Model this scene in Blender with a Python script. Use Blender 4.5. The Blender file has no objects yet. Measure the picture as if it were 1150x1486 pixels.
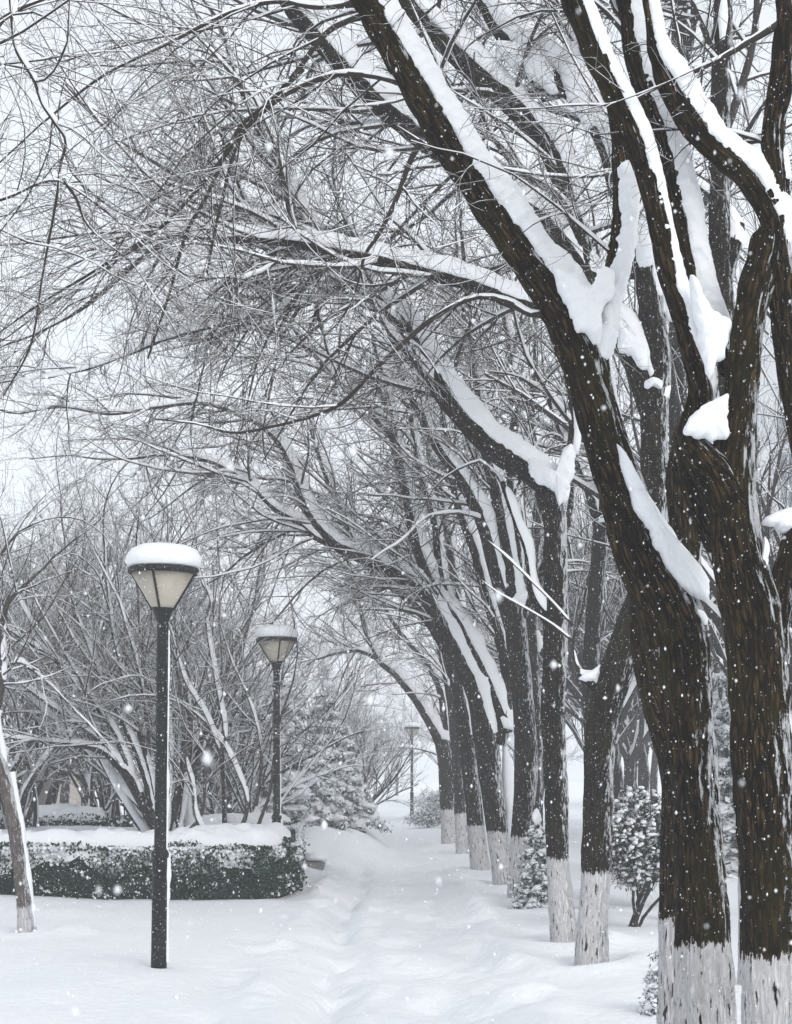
import bpy, math
import numpy as np
from mathutils import Vector

# ------------------------------------------------------------------ camera, sky, sun, exposure
sc = bpy.context.scene
COL = sc.collection
FPX, CX, HY, CAMZ = 2300.0, 575.0, 1126.0, 1.6      # focal length in photo pixels, centre column, horizon row, eye height
cam = bpy.data.cameras.new('camera')
camo = bpy.data.objects.new('camera', cam); COL.objects.link(camo)
camo.location = (0, 0, CAMZ); camo.rotation_euler = (math.radians(90), 0, 0)
cam.sensor_fit = 'VERTICAL'; cam.sensor_height = 36.0; cam.sensor_width = 36.0
cam.lens = FPX / 1486 * 36.0
cam.shift_y = (HY - 743) / 1486
cam.clip_start = 0.05; cam.clip_end = 2000
cam.dof.use_dof = True; cam.dof.focus_distance = 11.0; cam.dof.aperture_fstop = 20.0
sc.camera = camo
SUN_EL, SUN_AZ = math.radians(34), math.radians(148)     # azimuth from +Y towards +X
w = bpy.data.worlds.new('World'); sc.world = w; w.use_nodes = True
nt = w.node_tree; nt.nodes.clear()
sky = nt.nodes.new('ShaderNodeTexSky'); sky.sky_type = 'NISHITA'; sky.sun_disc = False
sky.sun_elevation = SUN_EL; sky.sun_rotation = SUN_AZ; sky.air_density = 1.0; sky.dust_density = 4.0
hs = nt.nodes.new('ShaderNodeHueSaturation'); hs.inputs['Saturation'].default_value = 0.35
b1 = nt.nodes.new('ShaderNodeBackground'); b1.inputs['Strength'].default_value = 0.05
b2 = nt.nodes.new('ShaderNodeBackground'); b2.inputs['Color'].default_value = (0.90, 0.945, 1.0, 1); b2.inputs['Strength'].default_value = 0.86   # even cloud deck
ad = nt.nodes.new('ShaderNodeAddShader'); out = nt.nodes.new('ShaderNodeOutputWorld')
nt.links.new(sky.outputs[0], hs.inputs['Color']); nt.links.new(hs.outputs[0], b1.inputs['Color'])
nt.links.new(b1.outputs[0], ad.inputs[0]); nt.links.new(b2.outputs[0], ad.inputs[1]); nt.links.new(ad.outputs[0], out.inputs['Surface'])
sl = bpy.data.lights.new('sun', 'SUN'); sl.energy = 1.0; sl.angle = math.radians(30); sl.color = (1, 0.98, 0.95)
so = bpy.data.objects.new('sun', sl); COL.objects.link(so)
sdir = Vector((math.cos(SUN_EL) * math.sin(SUN_AZ), math.cos(SUN_EL) * math.cos(SUN_AZ), math.sin(SUN_EL)))
so.rotation_euler = sdir.to_track_quat('Z', 'Y').to_euler(); so.location = (20, -5, 30)
sc.view_settings.view_transform = 'Standard'; sc.view_settings.look = 'None'; sc.view_settings.gamma = 1.0
sc.view_settings.exposure = 0.0
try:
    cy = sc.cycles
    cy.use_denoising = True; cy.denoiser = 'OPENIMAGEDENOISE'
    cy.volume_bounces = 3; cy.max_bounces = 7; cy.diffuse_bounces = 3; cy.glossy_bounces = 1; cy.transmission_bounces = 2
    cy.use_adaptive_sampling = True; cy.adaptive_threshold = 0.02
except Exception as e:
    print(e)
HAZE = 0.0034

# ------------------------------------------------------------------ helpers
RS = np.random.RandomState
def vn(P, seed=0):
    """value noise in 0..1 at points (n,3)"""
    P = np.asarray(P, float); I = np.floor(P).astype(np.int64); F = P - I; F = F * F * (3 - 2 * F)
    def h(i, j, k):
        n = (i * 374761393 + j * 668265263 + k * 1274126177 + seed * 974634777) & 0x7fffffff
        n = ((n ^ (n >> 13)) * 1274126177) & 0x7fffffff
        n = ((n ^ (n >> 16)) * 668265263) & 0x7fffffff
        return (n ^ (n >> 15)).astype(float) / 0x7fffffff
    i, j, k = I[..., 0], I[..., 1], I[..., 2]; x, y, z = F[..., 0], F[..., 1], F[..., 2]
    def L(a, b, t): return a + (b - a) * t
    return L(L(L(h(i, j, k), h(i+1, j, k), x), L(h(i, j+1, k), h(i+1, j+1, k), x), y),
             L(L(h(i, j, k+1), h(i+1, j, k+1), x), L(h(i, j+1, k+1), h(i+1, j+1, k+1), x), y), z)
def norm(v): return v / np.maximum(np.linalg.norm(v, axis=-1, keepdims=True), 1e-9)
def sstep(a, b, x):
    t = np.clip((x - a) / (b - a), 0, 1); return t * t * (3 - 2 * t)
def PT(px, py, d):
    return np.array([(px - CX) / FPX * d, d, CAMZ + (HY - py) / FPX * d])

class Acc:
    """collects vertices, faces and the bark coordinate of one mesh"""
    def __init__(s): s.v = []; s.f4 = []; s.f3 = []; s.b = []; s.n = 0
    def add(s, V, F4=None, F3=None, B=None):
        V = np.asarray(V, float).reshape(-1, 3)
        s.v.append(V); s.b.append(np.zeros_like(V) if B is None else np.asarray(B, float).reshape(-1, 3))
        if F4 is not None and len(F4): s.f4.append(np.asarray(F4, np.int64).reshape(-1, 4) + s.n)
        if F3 is not None and len(F3): s.f3.append(np.asarray(F3, np.int64).reshape(-1, 3) + s.n)
        s.n += len(V)
    def mesh(s, name, mat, smooth=True, origin=None):
        V = np.concatenate(s.v); B = np.concatenate(s.b)
        if origin is not None: V = V - np.asarray(origin)[None]
        f4 = np.concatenate(s.f4) if s.f4 else np.zeros((0, 4), np.int64)
        f3 = np.concatenate(s.f3) if s.f3 else np.zeros((0, 3), np.int64)
        me = bpy.data.meshes.new(name)
        me.vertices.add(len(V)); me.vertices.foreach_set('co', V.astype(np.float32).ravel())
        nl = f4.size + f3.size; me.loops.add(nl)
        me.loops.foreach_set('vertex_index', np.concatenate([f4.ravel(), f3.ravel()]).astype(np.int32))
        npoly = len(f4) + len(f3); me.polygons.add(npoly)
        st = np.concatenate([np.arange(len(f4)) * 4, f4.size + np.arange(len(f3)) * 3]).astype(np.int32)
        me.polygons.foreach_set('loop_start', st)
        me.polygons.foreach_set('loop_total', np.concatenate([np.full(len(f4), 4), np.full(len(f3), 3)]).astype(np.int32))
        me.polygons.foreach_set('use_smooth', np.full(npoly, smooth))
        if B.any():
            at = me.attributes.new('bark', 'FLOAT_VECTOR', 'POINT'); at.data.foreach_set('vector', B.astype(np.float32).ravel())
        me.update(calc_edges=True); me.validate()
        if mat: me.materials.append(mat)
        return me
    def build(s, name, mat, parent=None, smooth=True, origin=None):
        if not s.v: return None
        if parent is not None and origin is None: origin = parent.get('_o', None)
        me = s.mesh(name, mat, smooth, origin)
        o = bpy.data.objects.new(name, me); COL.objects.link(o)
        if parent is not None: o.parent = parent
        elif origin is not None: o.location = origin
        return o

def tag(o, label=None, cat=None, group=None, kind=None):
    if label: o['label'] = label
    if cat: o['category'] = cat
    if group: o['group'] = group
    if kind: o['kind'] = kind
    return o
ORG = {}
class Thing:
    """an Empty at the thing's base plus the origin its parts are measured from"""
    def __init__(s, name, label, cat, loc, group=None):
        s.o = bpy.data.objects.new(name, None); COL.objects.link(s.o); s.o.location = loc
        s.o.empty_display_size = 0.2
        tag(s.o, label, cat, group); s.loc = np.asarray(loc, float)
    def part(s, name, acc, mat, smooth=True, label=None):
        o = acc.build(name, mat, None, smooth, origin=s.loc)
        if o is None: return None
        o.location = (0, 0, 0); o.parent = s.o
        if label: o['label'] = label
        return o
    def sub(s, parent, name, acc, mat, smooth=True):
        o = acc.build(name, mat, None, smooth, origin=s.loc)
        if o is None: return None
        o.location = (0, 0, 0); o.parent = parent
        return o
def copy_tree(o, parent=None):
    c = o.copy(); COL.objects.link(c); c.parent = parent
    for ch in list(o.children): copy_tree(ch, c)
    return c

def frames(P):
    """parallel transport frames of one polyline (n,3)"""
    T = np.gradient(P, axis=0); T = norm(T)
    ref = np.array([0, 1.0, 0]) if abs(T[0][1]) < 0.9 else np.array([1.0, 0, 0])
    U = np.zeros_like(P); u = ref - T[0] * ref.dot(T[0]); u /= np.linalg.norm(u)
    for i in range(len(P)):
        u = u - T[i] * u.dot(T[i]); u /= max(np.linalg.norm(u), 1e-9); U[i] = u
    return T, U, np.cross(T, U)
def resample(C, R, ds):
    """Catmull-Rom through control points, then even steps"""
    C = np.asarray(C, float); R = np.asarray(R, float)
    Q = np.vstack([2 * C[0] - C[1], C, 2 * C[-1] - C[-2]]); q = np.concatenate([[R[0]], R, [R[-1]]])
    pts = []; rr = []
    for i in range(1, len(Q) - 2):
        t = np.linspace(0, 1, 12, endpoint=False)[:, None]
        a, b, c, d = Q[i-1], Q[i], Q[i+1], Q[i+2]
        pts.append(0.5 * (2*b + (c-a)*t + (2*a-5*b+4*c-d)*t**2 + (3*b-a-3*c+d)*t**3))
        tt = t[:, 0]; s = tt * tt * (3 - 2 * tt); rr.append(q[i] + (q[i+1] - q[i]) * s)
    pts.append(C[-1:]); rr.append(R[-1:])
    pts = np.vstack(pts); rr = np.concatenate(rr)
    L = np.concatenate([[0], np.cumsum(np.linalg.norm(np.diff(pts, axis=0), axis=1))])
    n = max(3, int(L[-1] / ds) + 1); s = np.linspace(0, L[-1], n)
    return np.stack([np.interp(s, L, pts[:, k]) for k in range(3)], 1), np.interp(s, L, rr), s
def tube(acc, P, R, s, sides=12, rough=0.0, seed=0, close=True):
    T, U, V = frames(P); n = len(P)
    a = np.linspace(0, 2 * np.pi, sides, endpoint=False)
    ca, sa = np.cos(a), np.sin(a)
    D = U[:, None] * ca[None, :, None] + V[:, None] * sa[None, :, None]
    B = np.stack([ca[None] * R[:, None], sa[None] * R[:, None], np.repeat(s[:, None], sides, 1)], -1)
    rad = np.repeat(R[:, None], sides, 1)
    if rough > 0:
        Bo = B + seed * 7.3
        lump = vn(Bo * [5, 5, 2.2], seed) - .5
        fis = vn(Bo * [34, 34, 5], seed + 1); fis2 = vn(Bo * [70, 70, 14], seed + 2) - .5
        rad = rad * (.97 + 0.20 * lump * min(1, rough)) + rough * (np.abs(fis - .5) * 0.034 - 0.012 + fis2 * 0.010)
    X = P[:, None] + D * rad[..., None]
    i = np.arange(n - 1)[:, None]; j = np.arange(sides)[None]; j2 = (j + 1) % sides
    F = np.stack([i * sides + j, i * sides + j2, (i + 1) * sides + j2, (i + 1) * sides + j], -1).reshape(-1, 4)
    acc.add(X, F, None, B)
    if close:
        tip = P[-1] + T[-1] * R[-1] * 0.5; k = acc.n
        f3 = [[(n - 1) * sides + q, (n - 1) * sides + (q + 1) % sides, n * sides] for q in range(sides)]
        acc.n -= n * sides; base = acc.n; acc.n = k
        acc.v.append(tip[None]); acc.b.append(np.array([[0, 0, s[-1]]])); acc.n += 1
        acc.f3.append(np.array(f3, np.int64) + base)
WN = norm(np.array([0.50, -0.12, 1.0]))      # the side the snow has settled on: upward, blown from the right
WN0 = WN
def snow_on(acc, P, R, s, k=1.0, sides=12, seed=0, gap=0.25, lo=.42, hi=.80, wn=None, cut=None, lf=1.0):
    T, U, V = frames(P); n = len(P)
    WN = WN0 if wn is None else norm(np.array(wn, float))
    N = WN[None] - T * (T @ WN)[:, None]; m = np.linalg.norm(N, axis=1); N = norm(N); W = np.cross(T, N)
    nz = vn(np.stack([s * 1.3, s * 0 + seed * 3.1, s * 0], 1), seed); nz2 = vn(np.stack([s * 5, s * 0 + seed * 1.1, s * 0], 1), seed + 5)
    amt = sstep(lo, hi, m) * k * sstep(gap - .12, gap + .15, nz) * (0.65 + 0.6 * nz2)
    ends = sstep(0, 1, np.minimum(s / max(0.15, .0001), (s[-1] - s) / 0.2)); amt = amt * np.clip(ends, 0, 1)
    if cut:
        py = HY - (P[:, 2] - CAMZ) / P[:, 1] * FPX; amt = amt * (1 - sstep(cut[0] - 25, cut[0], py) * (1 - sstep(cut[1], cut[1] + 25, py)))
    e = amt * np.minimum(1.3 * R, 0.020 + 0.34 * R)
    bg = sstep(.03, .08, R); c = R * (.25 + .38 * bg); lf = lf * (1 - .20 * bg)
    wd = np.clip(amt * 2.2, 0, 1)
    on = (amt > 0.06).astype(float)
    a = np.linspace(0, 2 * np.pi, sides, endpoint=False); ca, sa = np.cos(a), np.sin(a)
    A = (R + e - c)[:, None]; top = np.where(sa[None] > 0, A, 0.5 * R[:, None]) * sa[None]
    lat = ((R * (0.50 + 0.46 * wd) + 0.10 * e) * on * lf)[:, None] * ca[None]
    if sides >= 10:
        Q = P[:, None] + W[:, None] * ca[None, :, None] * .1
        r1 = vn(Q * 7 + seed, seed + 9) - .5; r2 = vn(Q * 30 + seed, seed + 11) - .5; r2 = r2 + .7 * (vn(Q * 70, seed + 13) - .5)
        if sides > 30: r2 = r2 + .55 * (vn(Q * 120, seed + 17) - .5); r1 = r1 + .35 * (vn(Q * 18, seed + 19) - .5)
        lat = lat * (1 + 0.22 * r1 + 0.34 * r2); top = np.where(top > 0, top * (1 + 0.30 * r1 + .14 * r2), top)
    X = P[:, None] + N[:, None] * (c[:, None] * on[:, None] + top * on[:, None])[..., None] + W[:, None] * lat[..., None]
    i = np.arange(n - 1)[:, None]; j = np.arange(sides)[None]; j2 = (j + 1) % sides
    F = np.stack([i * sides + j, i * sides + j2, (i + 1) * sides + j2, (i + 1) * sides + j], -1)
    keep = (on[:-1] + on[1:] > 0); F = F[keep].reshape(-1, 4)
    if len(F): acc.add(X, F)
def puff(acc, pts, thick, seed=0, rough=.012, nr=15):
    """a settled heap of snow: rounded body bulging both ways from a traced outline (world points on one depth)"""
    C = np.array(pts); C = np.vstack([C, C[:1]]); L = np.concatenate([[0], np.cumsum(np.linalg.norm(np.diff(C, axis=0), axis=1))])
    n = max(24, int(L[-1] / .009)); s = np.linspace(0, L[-1], n, endpoint=False)
    O = np.stack([np.interp(s, L, C[:, k]) for k in range(3)], 1)
    for _ in range(4): O = (O + np.roll(O, 1, 0) + np.roll(O, -1, 0)) / 3
    c = O.mean(0)
    rd = norm(O - c); lowr = np.clip(-rd[:, 2], 0, 1) + .35
    O = O + rd * ((vn(O * 28, seed) - .5) * rough * 1.6 + (vn(O * 70, seed + 1) - .5) * rough)[:, None] * lowr[:, None]
    V = []
    for f in list(np.linspace(0, 1, nr)) + list(np.linspace(1, 0, nr))[1:]:
        V.append(c + (O - c) * f)
    V = np.array(V); fs = np.concatenate([np.linspace(0, 1, nr), np.linspace(1, 0, nr)[1:]]); sg = np.where(np.arange(len(fs)) < nr, -1, 1)
    V[..., 1] += (sg * thick * np.sqrt(np.clip(1 - fs ** 2.4, 0, 1)))[:, None] * (1 + .5 * (vn(V * 9, seed + 2) - .5))
    G = norm(V - c); q1 = vn(V * 14, seed + 4) - .5; q2 = vn(V * 45, seed + 5) - .5; V = V + G * ((q1 * .030 + q2 * .012) * np.minimum(1, thick / .05))[..., None]
    m = len(fs); i = np.arange(m - 1)[:, None]; j = np.arange(n)[None]; j2 = (j + 1) % n
    acc.add(V, np.stack([i * n + j, (i + 1) * n + j, (i + 1) * n + j2, i * n + j2], -1).reshape(-1, 4))
def blob(acc, c, rx, ry, rz, seed=0, nu=22, nv=14, rough=.25, tilt=0.0, freq=2.2, flat=0.0):
    u = np.linspace(0, 2 * np.pi, nu, endpoint=False); v = np.linspace(0, np.pi, nv)
    S = np.stack([np.sin(v)[:, None] * np.cos(u)[None], np.sin(v)[:, None] * np.sin(u)[None], np.repeat(np.cos(v)[:, None], nu, 1)], -1)
    nz = vn(S * freq + seed * 5.7, seed) - .5; nz2 = vn(S * freq * 3 + seed * 2.7, seed + 3) - .5
    Q = S * (1 + rough * 2 * nz + rough * .9 * nz2)[..., None] * [rx, ry, rz]
    if flat: Q[..., 2] = np.where(Q[..., 2] < 0, Q[..., 2] * (1 - flat), Q[..., 2])
    ct, st = math.cos(tilt), math.sin(tilt)
    x = Q[..., 0] * ct - Q[..., 2] * st; z = Q[..., 0] * st + Q[..., 2] * ct
    Q = np.stack([x, Q[..., 1], z], -1) + np.asarray(c)
    i = np.arange(nv - 1)[:, None]; j = np.arange(nu)[None]; j2 = (j + 1) % nu
    acc.add(Q, np.stack([i * nu + j, (i + 1) * nu + j, (i + 1) * nu + j2, i * nu + j2], -1).reshape(-1, 4))
def box(acc, x0, x1, y0, y1, z0, z1):
    V = [(x, y, z) for z in (z0, z1) for y in (y0, y1) for x in (x0, x1)]
    acc.add(V, [[0, 2, 3, 1], [4, 5, 7, 6], [0, 1, 5, 4], [2, 6, 7, 3], [0, 4, 6, 2], [1, 3, 7, 5]])
def lathe(acc, prof, cx, cy, sides=32, cz=0.0, a0=0.0):
    a = np.linspace(0, 2 * np.pi, sides, endpoint=False) + a0; n = len(prof)
    V = np.array([[(cx + r * math.cos(t), cy + r * math.sin(t), cz + z) for t in a] for r, z in prof])
    i = np.arange(n - 1)[:, None]; j = np.arange(sides)[None]; j2 = (j + 1) % sides
    acc.add(V, np.stack([i * sides + j, i * sides + j2, (i + 1) * sides + j2, (i + 1) * sides + j], -1).reshape(-1, 4))

# ---- batches of twigs, all grown at once
def grow(rs, S0, D0, L, R0, S=6, wander=.16, trop=(0, 0, 0), tip=.35, curl=0.0):
    n = len(S0); P = np.zeros((n, S + 1, 3)); P[:, 0] = S0; d = norm(D0.copy()); trop = np.asarray(trop)
    cv = rs.randn(n, 3) * curl
    for k in range(S):
        d = norm(d + rs.randn(n, 3) * wander + trop / S + cv / S)
        P[:, k + 1] = P[:, k] + d * (L / S)[:, None]
    R = R0[:, None] * np.linspace(1, tip, S + 1)[None]
    return P, R
def kids(rs, P, R, L, per, ang=(30, 60), ratio=(.35, .6), rr=.55, t0=.12, bias=(0, 0, 0), bw=0.0, tip_len=.5):
    n, S1, _ = P.shape; idx = np.repeat(np.arange(n), per); m = len(idx)
    t = t0 + (1 - t0) * rs.rand(m); f = t * (S1 - 1); i = np.minimum(f.astype(int), S1 - 2); g = (f - i)[:, None]
    pos = P[idx, i] * (1 - g) + P[idx, i + 1] * g; T = norm(P[idx, i + 1] - P[idx, i])
    q = rs.randn(m, 3) + np.asarray(bias)[None] * bw; q = norm(q - T * (q * T).sum(1)[:, None])
    a = np.radians(rs.uniform(ang[0], ang[1], m))[:, None]
    D = T * np.cos(a) + q * np.sin(a)
    l = L[idx] * rs.uniform(ratio[0], ratio[1], m) * (1 - tip_len * t)
    r = (R[idx, i] * (1 - g[:, 0]) + R[idx, i + 1] * g[:, 0]) * rr
    return pos, D, l, r
def tubes(acc, P, R, sides=3, off=None):
    n, S1, _ = P.shape
    if n == 0: return
    T = np.gradient(P, axis=1); T = norm(T)
    ref = norm(np.array([0.31, 0.83, 0.46])); U = norm(np.cross(T, ref[None, None])); V = np.cross(T, U)
    if off is not None: P = P + off
    a = np.linspace(0, 2 * np.pi, sides, endpoint=False) + .4
    X = P[:, :, None] + (U[:, :, None] * np.cos(a)[None, None, :, None] + V[:, :, None] * np.sin(a)[None, None, :, None]) * R[:, :, None, None]
    b = (np.arange(n) * S1 * sides)[:, None, None]; i = np.arange(S1 - 1)[None, :, None]; j = np.arange(sides)[None, None]; j2 = (j + 1) % sides
    F = np.stack([b + i * sides + j, b + i * sides + j2, b + (i + 1) * sides + j2, b + (i + 1) * sides + j], -1).reshape(-1, 4)
    acc.add(X, F)
def snow_tubes(acc, rs, P, R, frac=.7, k=1.0, sides=3):
    n = len(P)
    if n == 0: return
    sel = rs.rand(n) < frac; P = P[sel]; R = R[sel]
    if not len(P): return
    T = norm(np.gradient(P, axis=1)); N = WN[None, None] - T * (T @ WN)[..., None]
    m = np.linalg.norm(N, axis=-1); N = norm(N)
    amt = sstep(.35, .8, m) * (0.5 + 0.7 * rs.rand(*m.shape)) * k
    rr = R * 0.95 * amt
    tubes(acc, P, rr, sides, off=N * (R * 0.9 * np.clip(amt, .3, 1.2))[..., None])

# ------------------------------------------------------------------ materials
def mat(name):
    m = bpy.data.materials.new(name); m.use_nodes = True; n = m.node_tree; b = n.nodes['Principled BSDF']
    b.inputs['Roughness'].default_value = .85
    try: b.inputs['Specular IOR Level'].default_value = .25
    except Exception: pass
    return m, n, b
def N(n, t, **kw):
    x = n.nodes.new(t)
    for k, v in kw.items():
        if hasattr(x, k): setattr(x, k, v)
        else: x.inputs[k].default_value = v
    return x
def ramp(n, src, stops):
    r = n.nodes.new('ShaderNodeValToRGB'); n.links.new(src, r.inputs[0]); e = r.color_ramp.elements
    while len(e) < len(stops): e.new(.5)
    for q, (p, c) in zip(e, stops):
        q.position = p; q.color = (c, c, c, 1) if not isinstance(c, tuple) else (*c, 1)
    return r.outputs[0]
def mix(n, f, a, b):
    m = n.nodes.new('ShaderNodeMix'); m.data_type = 'RGBA'
    if isinstance(f, float): m.inputs[0].default_value = f
    else: n.links.new(f, m.inputs[0])
    for s, v in ((6, a), (7, b)):
        if isinstance(v, tuple): m.inputs[s].default_value = (*v, 1)
        else: n.links.new(v, m.inputs[s])
    return m.outputs[2]
def math_(n, op, a, b=None, clamp=False):
    m = n.nodes.new('ShaderNodeMath'); m.operation = op; m.use_clamp = clamp
    for s, v in ((0, a), (1, b)):
        if v is None: continue
        if isinstance(v, (int, float)): m.inputs[s].default_value = v
        else: n.links.new(v, m.inputs[s])
    return m.outputs[0]
SNOWC = (0.86, 0.885, 0.91)
def snow_mat(name='snow', bump=.4, sc_=18.0, dist=.02):
    m, n, b = mat(name)
    tc = N(n, 'ShaderNodeNewGeometry'); no = N(n, 'ShaderNodeTexNoise', Scale=sc_, Detail=6.0); n.links.new(tc.outputs['Position'], no.inputs['Vector'])
    bp = N(n, 'ShaderNodeBump', Strength=min(1.0, bump * 1.6), Distance=dist); n.links.new(no.outputs[0], bp.inputs['Height']); n.links.new(bp.outputs[0], b.inputs['Normal'])
    n.links.new(mix(n, no.outputs[0], (0.82, 0.84, 0.87), (0.86, 0.875, 0.895)), b.inputs['Base Color'])
    b.inputs['Roughness'].default_value = .7
    return m
M_SNOW = snow_mat()
M_GROUND = snow_mat('ground_snow', .5, 9.0, .03)
def bark_mat(name, dark, light, moss, wash=None, plaster=.5, spec=.5):
    """furrowed bark; wash = height of the lime paint; plaster = how much blown snow sticks to the windward side"""
    m, n, b = mat(name)
    at = N(n, 'ShaderNodeAttribute', attribute_name='bark'); geo = N(n, 'ShaderNodeNewGeometry')
    def stretched(x, z):
        q = N(n, 'ShaderNodeVectorMath', operation='MULTIPLY'); n.links.new(at.outputs['Vector'], q.inputs[0]); q.inputs[1].default_value = (x, x, z); return q.outputs[0]
    fis = N(n, 'ShaderNodeTexNoise', Scale=1.0, Detail=6.0, Roughness=.68); n.links.new(stretched(62, 11), fis.inputs['Vector'])
    fine = N(n, 'ShaderNodeTexNoise', Scale=1.0, Detail=6.0, Roughness=.7); n.links.new(stretched(120, 22), fine.inputs['Vector'])
    big = N(n, 'ShaderNodeTexNoise', Scale=1.0, Detail=3.0); n.links.new(stretched(5, 1.6), big.inputs['Vector'])
    f = ramp(n, fis.outputs[0], [(.36, 0.0), (.50, .35), (.66, 1.0)])
    vo = N(n, 'ShaderNodeTexVoronoi', feature='DISTANCE_TO_EDGE', Scale=1.0)
    vd = N(n, 'ShaderNodeVectorMath', operation='ADD'); n.links.new(stretched(44, 7), vd.inputs[0]); n.links.new(fis.outputs[1], vd.inputs[1]); n.links.new(vd.outputs[0], vo.inputs['Vector'])
    crack = ramp(n, vo.outputs['Distance'], [(.02, 0.0), (.22, 1.0)])
    f = math_(n, 'MULTIPLY', f, crack)
    c = mix(n, f, dark, light)
    c = mix(n, math_(n, 'MULTIPLY', ramp(n, big.outputs[0], [(.45, 0.0), (.65, 1.0)]), .6), c, moss)
    c = mix(n, math_(n, 'MULTIPLY', ramp(n, fine.outputs[0], [(.5, 0.0), (.7, 1.0)]), .55), c, dark)
    pat = N(n, 'ShaderNodeTexNoise', Scale=1.0, Detail=4.0, Roughness=.6); n.links.new(stretched(9, 3.2), pat.inputs['Vector'])
    c = mix(n, math_(n, 'MULTIPLY', ramp(n, pat.outputs[0], [(.50, 0.0), (.64, 1.0)]), .6), c, dark)
    # lime wash, with the furrows showing through
    sp = N(n, 'ShaderNodeSeparateXYZ'); n.links.new(geo.outputs['Position'], sp.inputs[0])
    hgt = math_(n, 'ADD', math_(n, 'ADD', fis.outputs[0], math_(n, 'MULTIPLY', crack, .8)), ramp(n, fine.outputs[0], [(.3, 0.0), (.7, .5)]))
    if wash:
        wv = N(n, 'ShaderNodeTexNoise', Scale=1.3, Detail=2.0); n.links.new(geo.outputs['Position'], wv.inputs['Vector'])
        edge = math_(n, 'ADD', math_(n, 'ADD', sp.outputs[2], math_(n, 'MULTIPLY', math_(n, 'SUBTRACT', wv.outputs[0], .5), .22)), math_(n, 'MULTIPLY', math_(n, 'SUBTRACT', fis.outputs[0], .5), .22))
        below = math_(n, 'LESS_THAN', edge, wash)
        fl = N(n, 'ShaderNodeTexNoise', Scale=1.0, Detail=4.0, Roughness=.55); n.links.new(stretched(46, 8), fl.inputs['Vector'])
        chips = ramp(n, fl.outputs[0], [(.36, 0.0), (.41, 1.0)])
        c = mix(n, math_(n, 'MULTIPLY', below, chips), c, (.88, .87, .88))
    # snow driven into the bark
    dp = N(n, 'ShaderNodeVectorMath', operation='DOT_PRODUCT'); n.links.new(geo.outputs['Normal'], dp.inputs[0]); dp.inputs[1].default_value = tuple(norm(np.array([1.0, -.12, .35])))
    st = N(n, 'ShaderNodeTexNoise', Scale=1.0, Detail=8.0, Roughness=.78); n.links.new(stretched(34, 9), st.inputs['Vector'])
    pt = N(n, 'ShaderNodeTexNoise', Scale=1.0, Detail=2.0); n.links.new(stretched(4, 1.2), pt.inputs['Vector'])
    v = math_(n, 'ADD', math_(n, 'MULTIPLY', dp.outputs['Value'], .30), math_(n, 'ADD', math_(n, 'MULTIPLY', st.outputs[0], 1.25), math_(n, 'MULTIPLY', pt.outputs[0], .45)))
    sm = ramp(n, math_(n, 'DIVIDE', v, 1.5), [((1.26 - .20 * plaster) / 1.5, 0.0), ((1.30 - .20 * plaster) / 1.5, 1.0)])
    spk = N(n, 'ShaderNodeTexNoise', Scale=1.0, Detail=3.0, Roughness=.6); n.links.new(stretched(75, 45), spk.inputs['Vector'])
    sm2 = math_(n, 'MULTIPLY', ramp(n, spk.outputs[0], [(.70, 0.0), (.73, 1.0)]), spec)
    sm = math_(n, 'MAXIMUM', sm, sm2)
    c = mix(n, sm, c, SNOWC)
    n.links.new(c, b.inputs['Base Color'])
    bp = N(n, 'ShaderNodeBump', Strength=1.0, Distance=.02); n.links.new(math_(n, 'ADD', hgt, sm), bp.inputs['Height']); n.links.new(bp.outputs[0], b.inputs['Normal'])
    b.inputs['Roughness'].default_value = .8; b.inputs['Specular IOR Level'].default_value = .12
    return m
WASH = .81
M_BARK = bark_mat('bark', (.004, .003, .002), (.160, .098, .038), (.060, .050, .008), WASH, .95, .35)
M_BARK2 = bark_mat('bark_grey', (.006, .005, .004), (.100, .070, .044), (.046, .037, .016), WASH, 1.0, .3)
M_BARKP = bark_mat('bark_pale', (.15, .125, .12), (.46, .40, .38), (.32, .27, .25), .35, 1.25, .4)
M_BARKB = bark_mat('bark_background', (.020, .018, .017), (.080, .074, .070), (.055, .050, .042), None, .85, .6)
def flat(name, c, rough=.8, var=.25, scale=30.0):
    m, n, b = mat(name); g = N(n, 'ShaderNodeNewGeometry'); no = N(n, 'ShaderNodeTexNoise', Scale=scale, Detail=3.0); n.links.new(g.outputs['Position'], no.inputs['Vector'])
    n.links.new(mix(n, no.outputs[0], tuple(x * (1 - var) for x in c), tuple(min(1, x * (1 + var)) for x in c)), b.inputs['Base Color'])
    b.inputs['Roughness'].default_value = rough
    return m
M_TWIG = flat('twig_bark', (.034, .028, .024), .7, .4, 3.0)
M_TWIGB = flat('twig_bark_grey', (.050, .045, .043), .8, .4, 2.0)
M_LEAF = flat('hedge_leaf', (.010, .040, .020), .5, .6, 25.0)
M_NEEDLE = flat('needles', (.014, .052, .050), .6, .5, 14.0)
M_STONE = flat('stone', (.22, .21, .20), .8, .3, 20.0)
M_BLACK, _n, _b = mat('black_paint'); _b.inputs['Base Color'].default_value = (.012, .014, .016, 1); _b.inputs['Roughness'].default_value = .55
_g = N(_n, 'ShaderNodeNewGeometry'); _s = N(_n, 'ShaderNodeTexNoise', Scale=90.0, Detail=3.0, Roughness=.6); _n.links.new(_g.outputs['Position'], _s.inputs['Vector'])
_n.links.new(mix(_n, ramp(_n, _s.outputs[0], [(.69, 0.0), (.72, 1.0)]), (.008, .010, .011), SNOWC), _b.inputs['Base Color'])
M_GLASS, _n, _b = mat('frosted_panel'); _b.inputs['Roughness'].default_value = .35; _b.inputs['Base Color'].default_value = (.50, .46, .39, 1)
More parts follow.
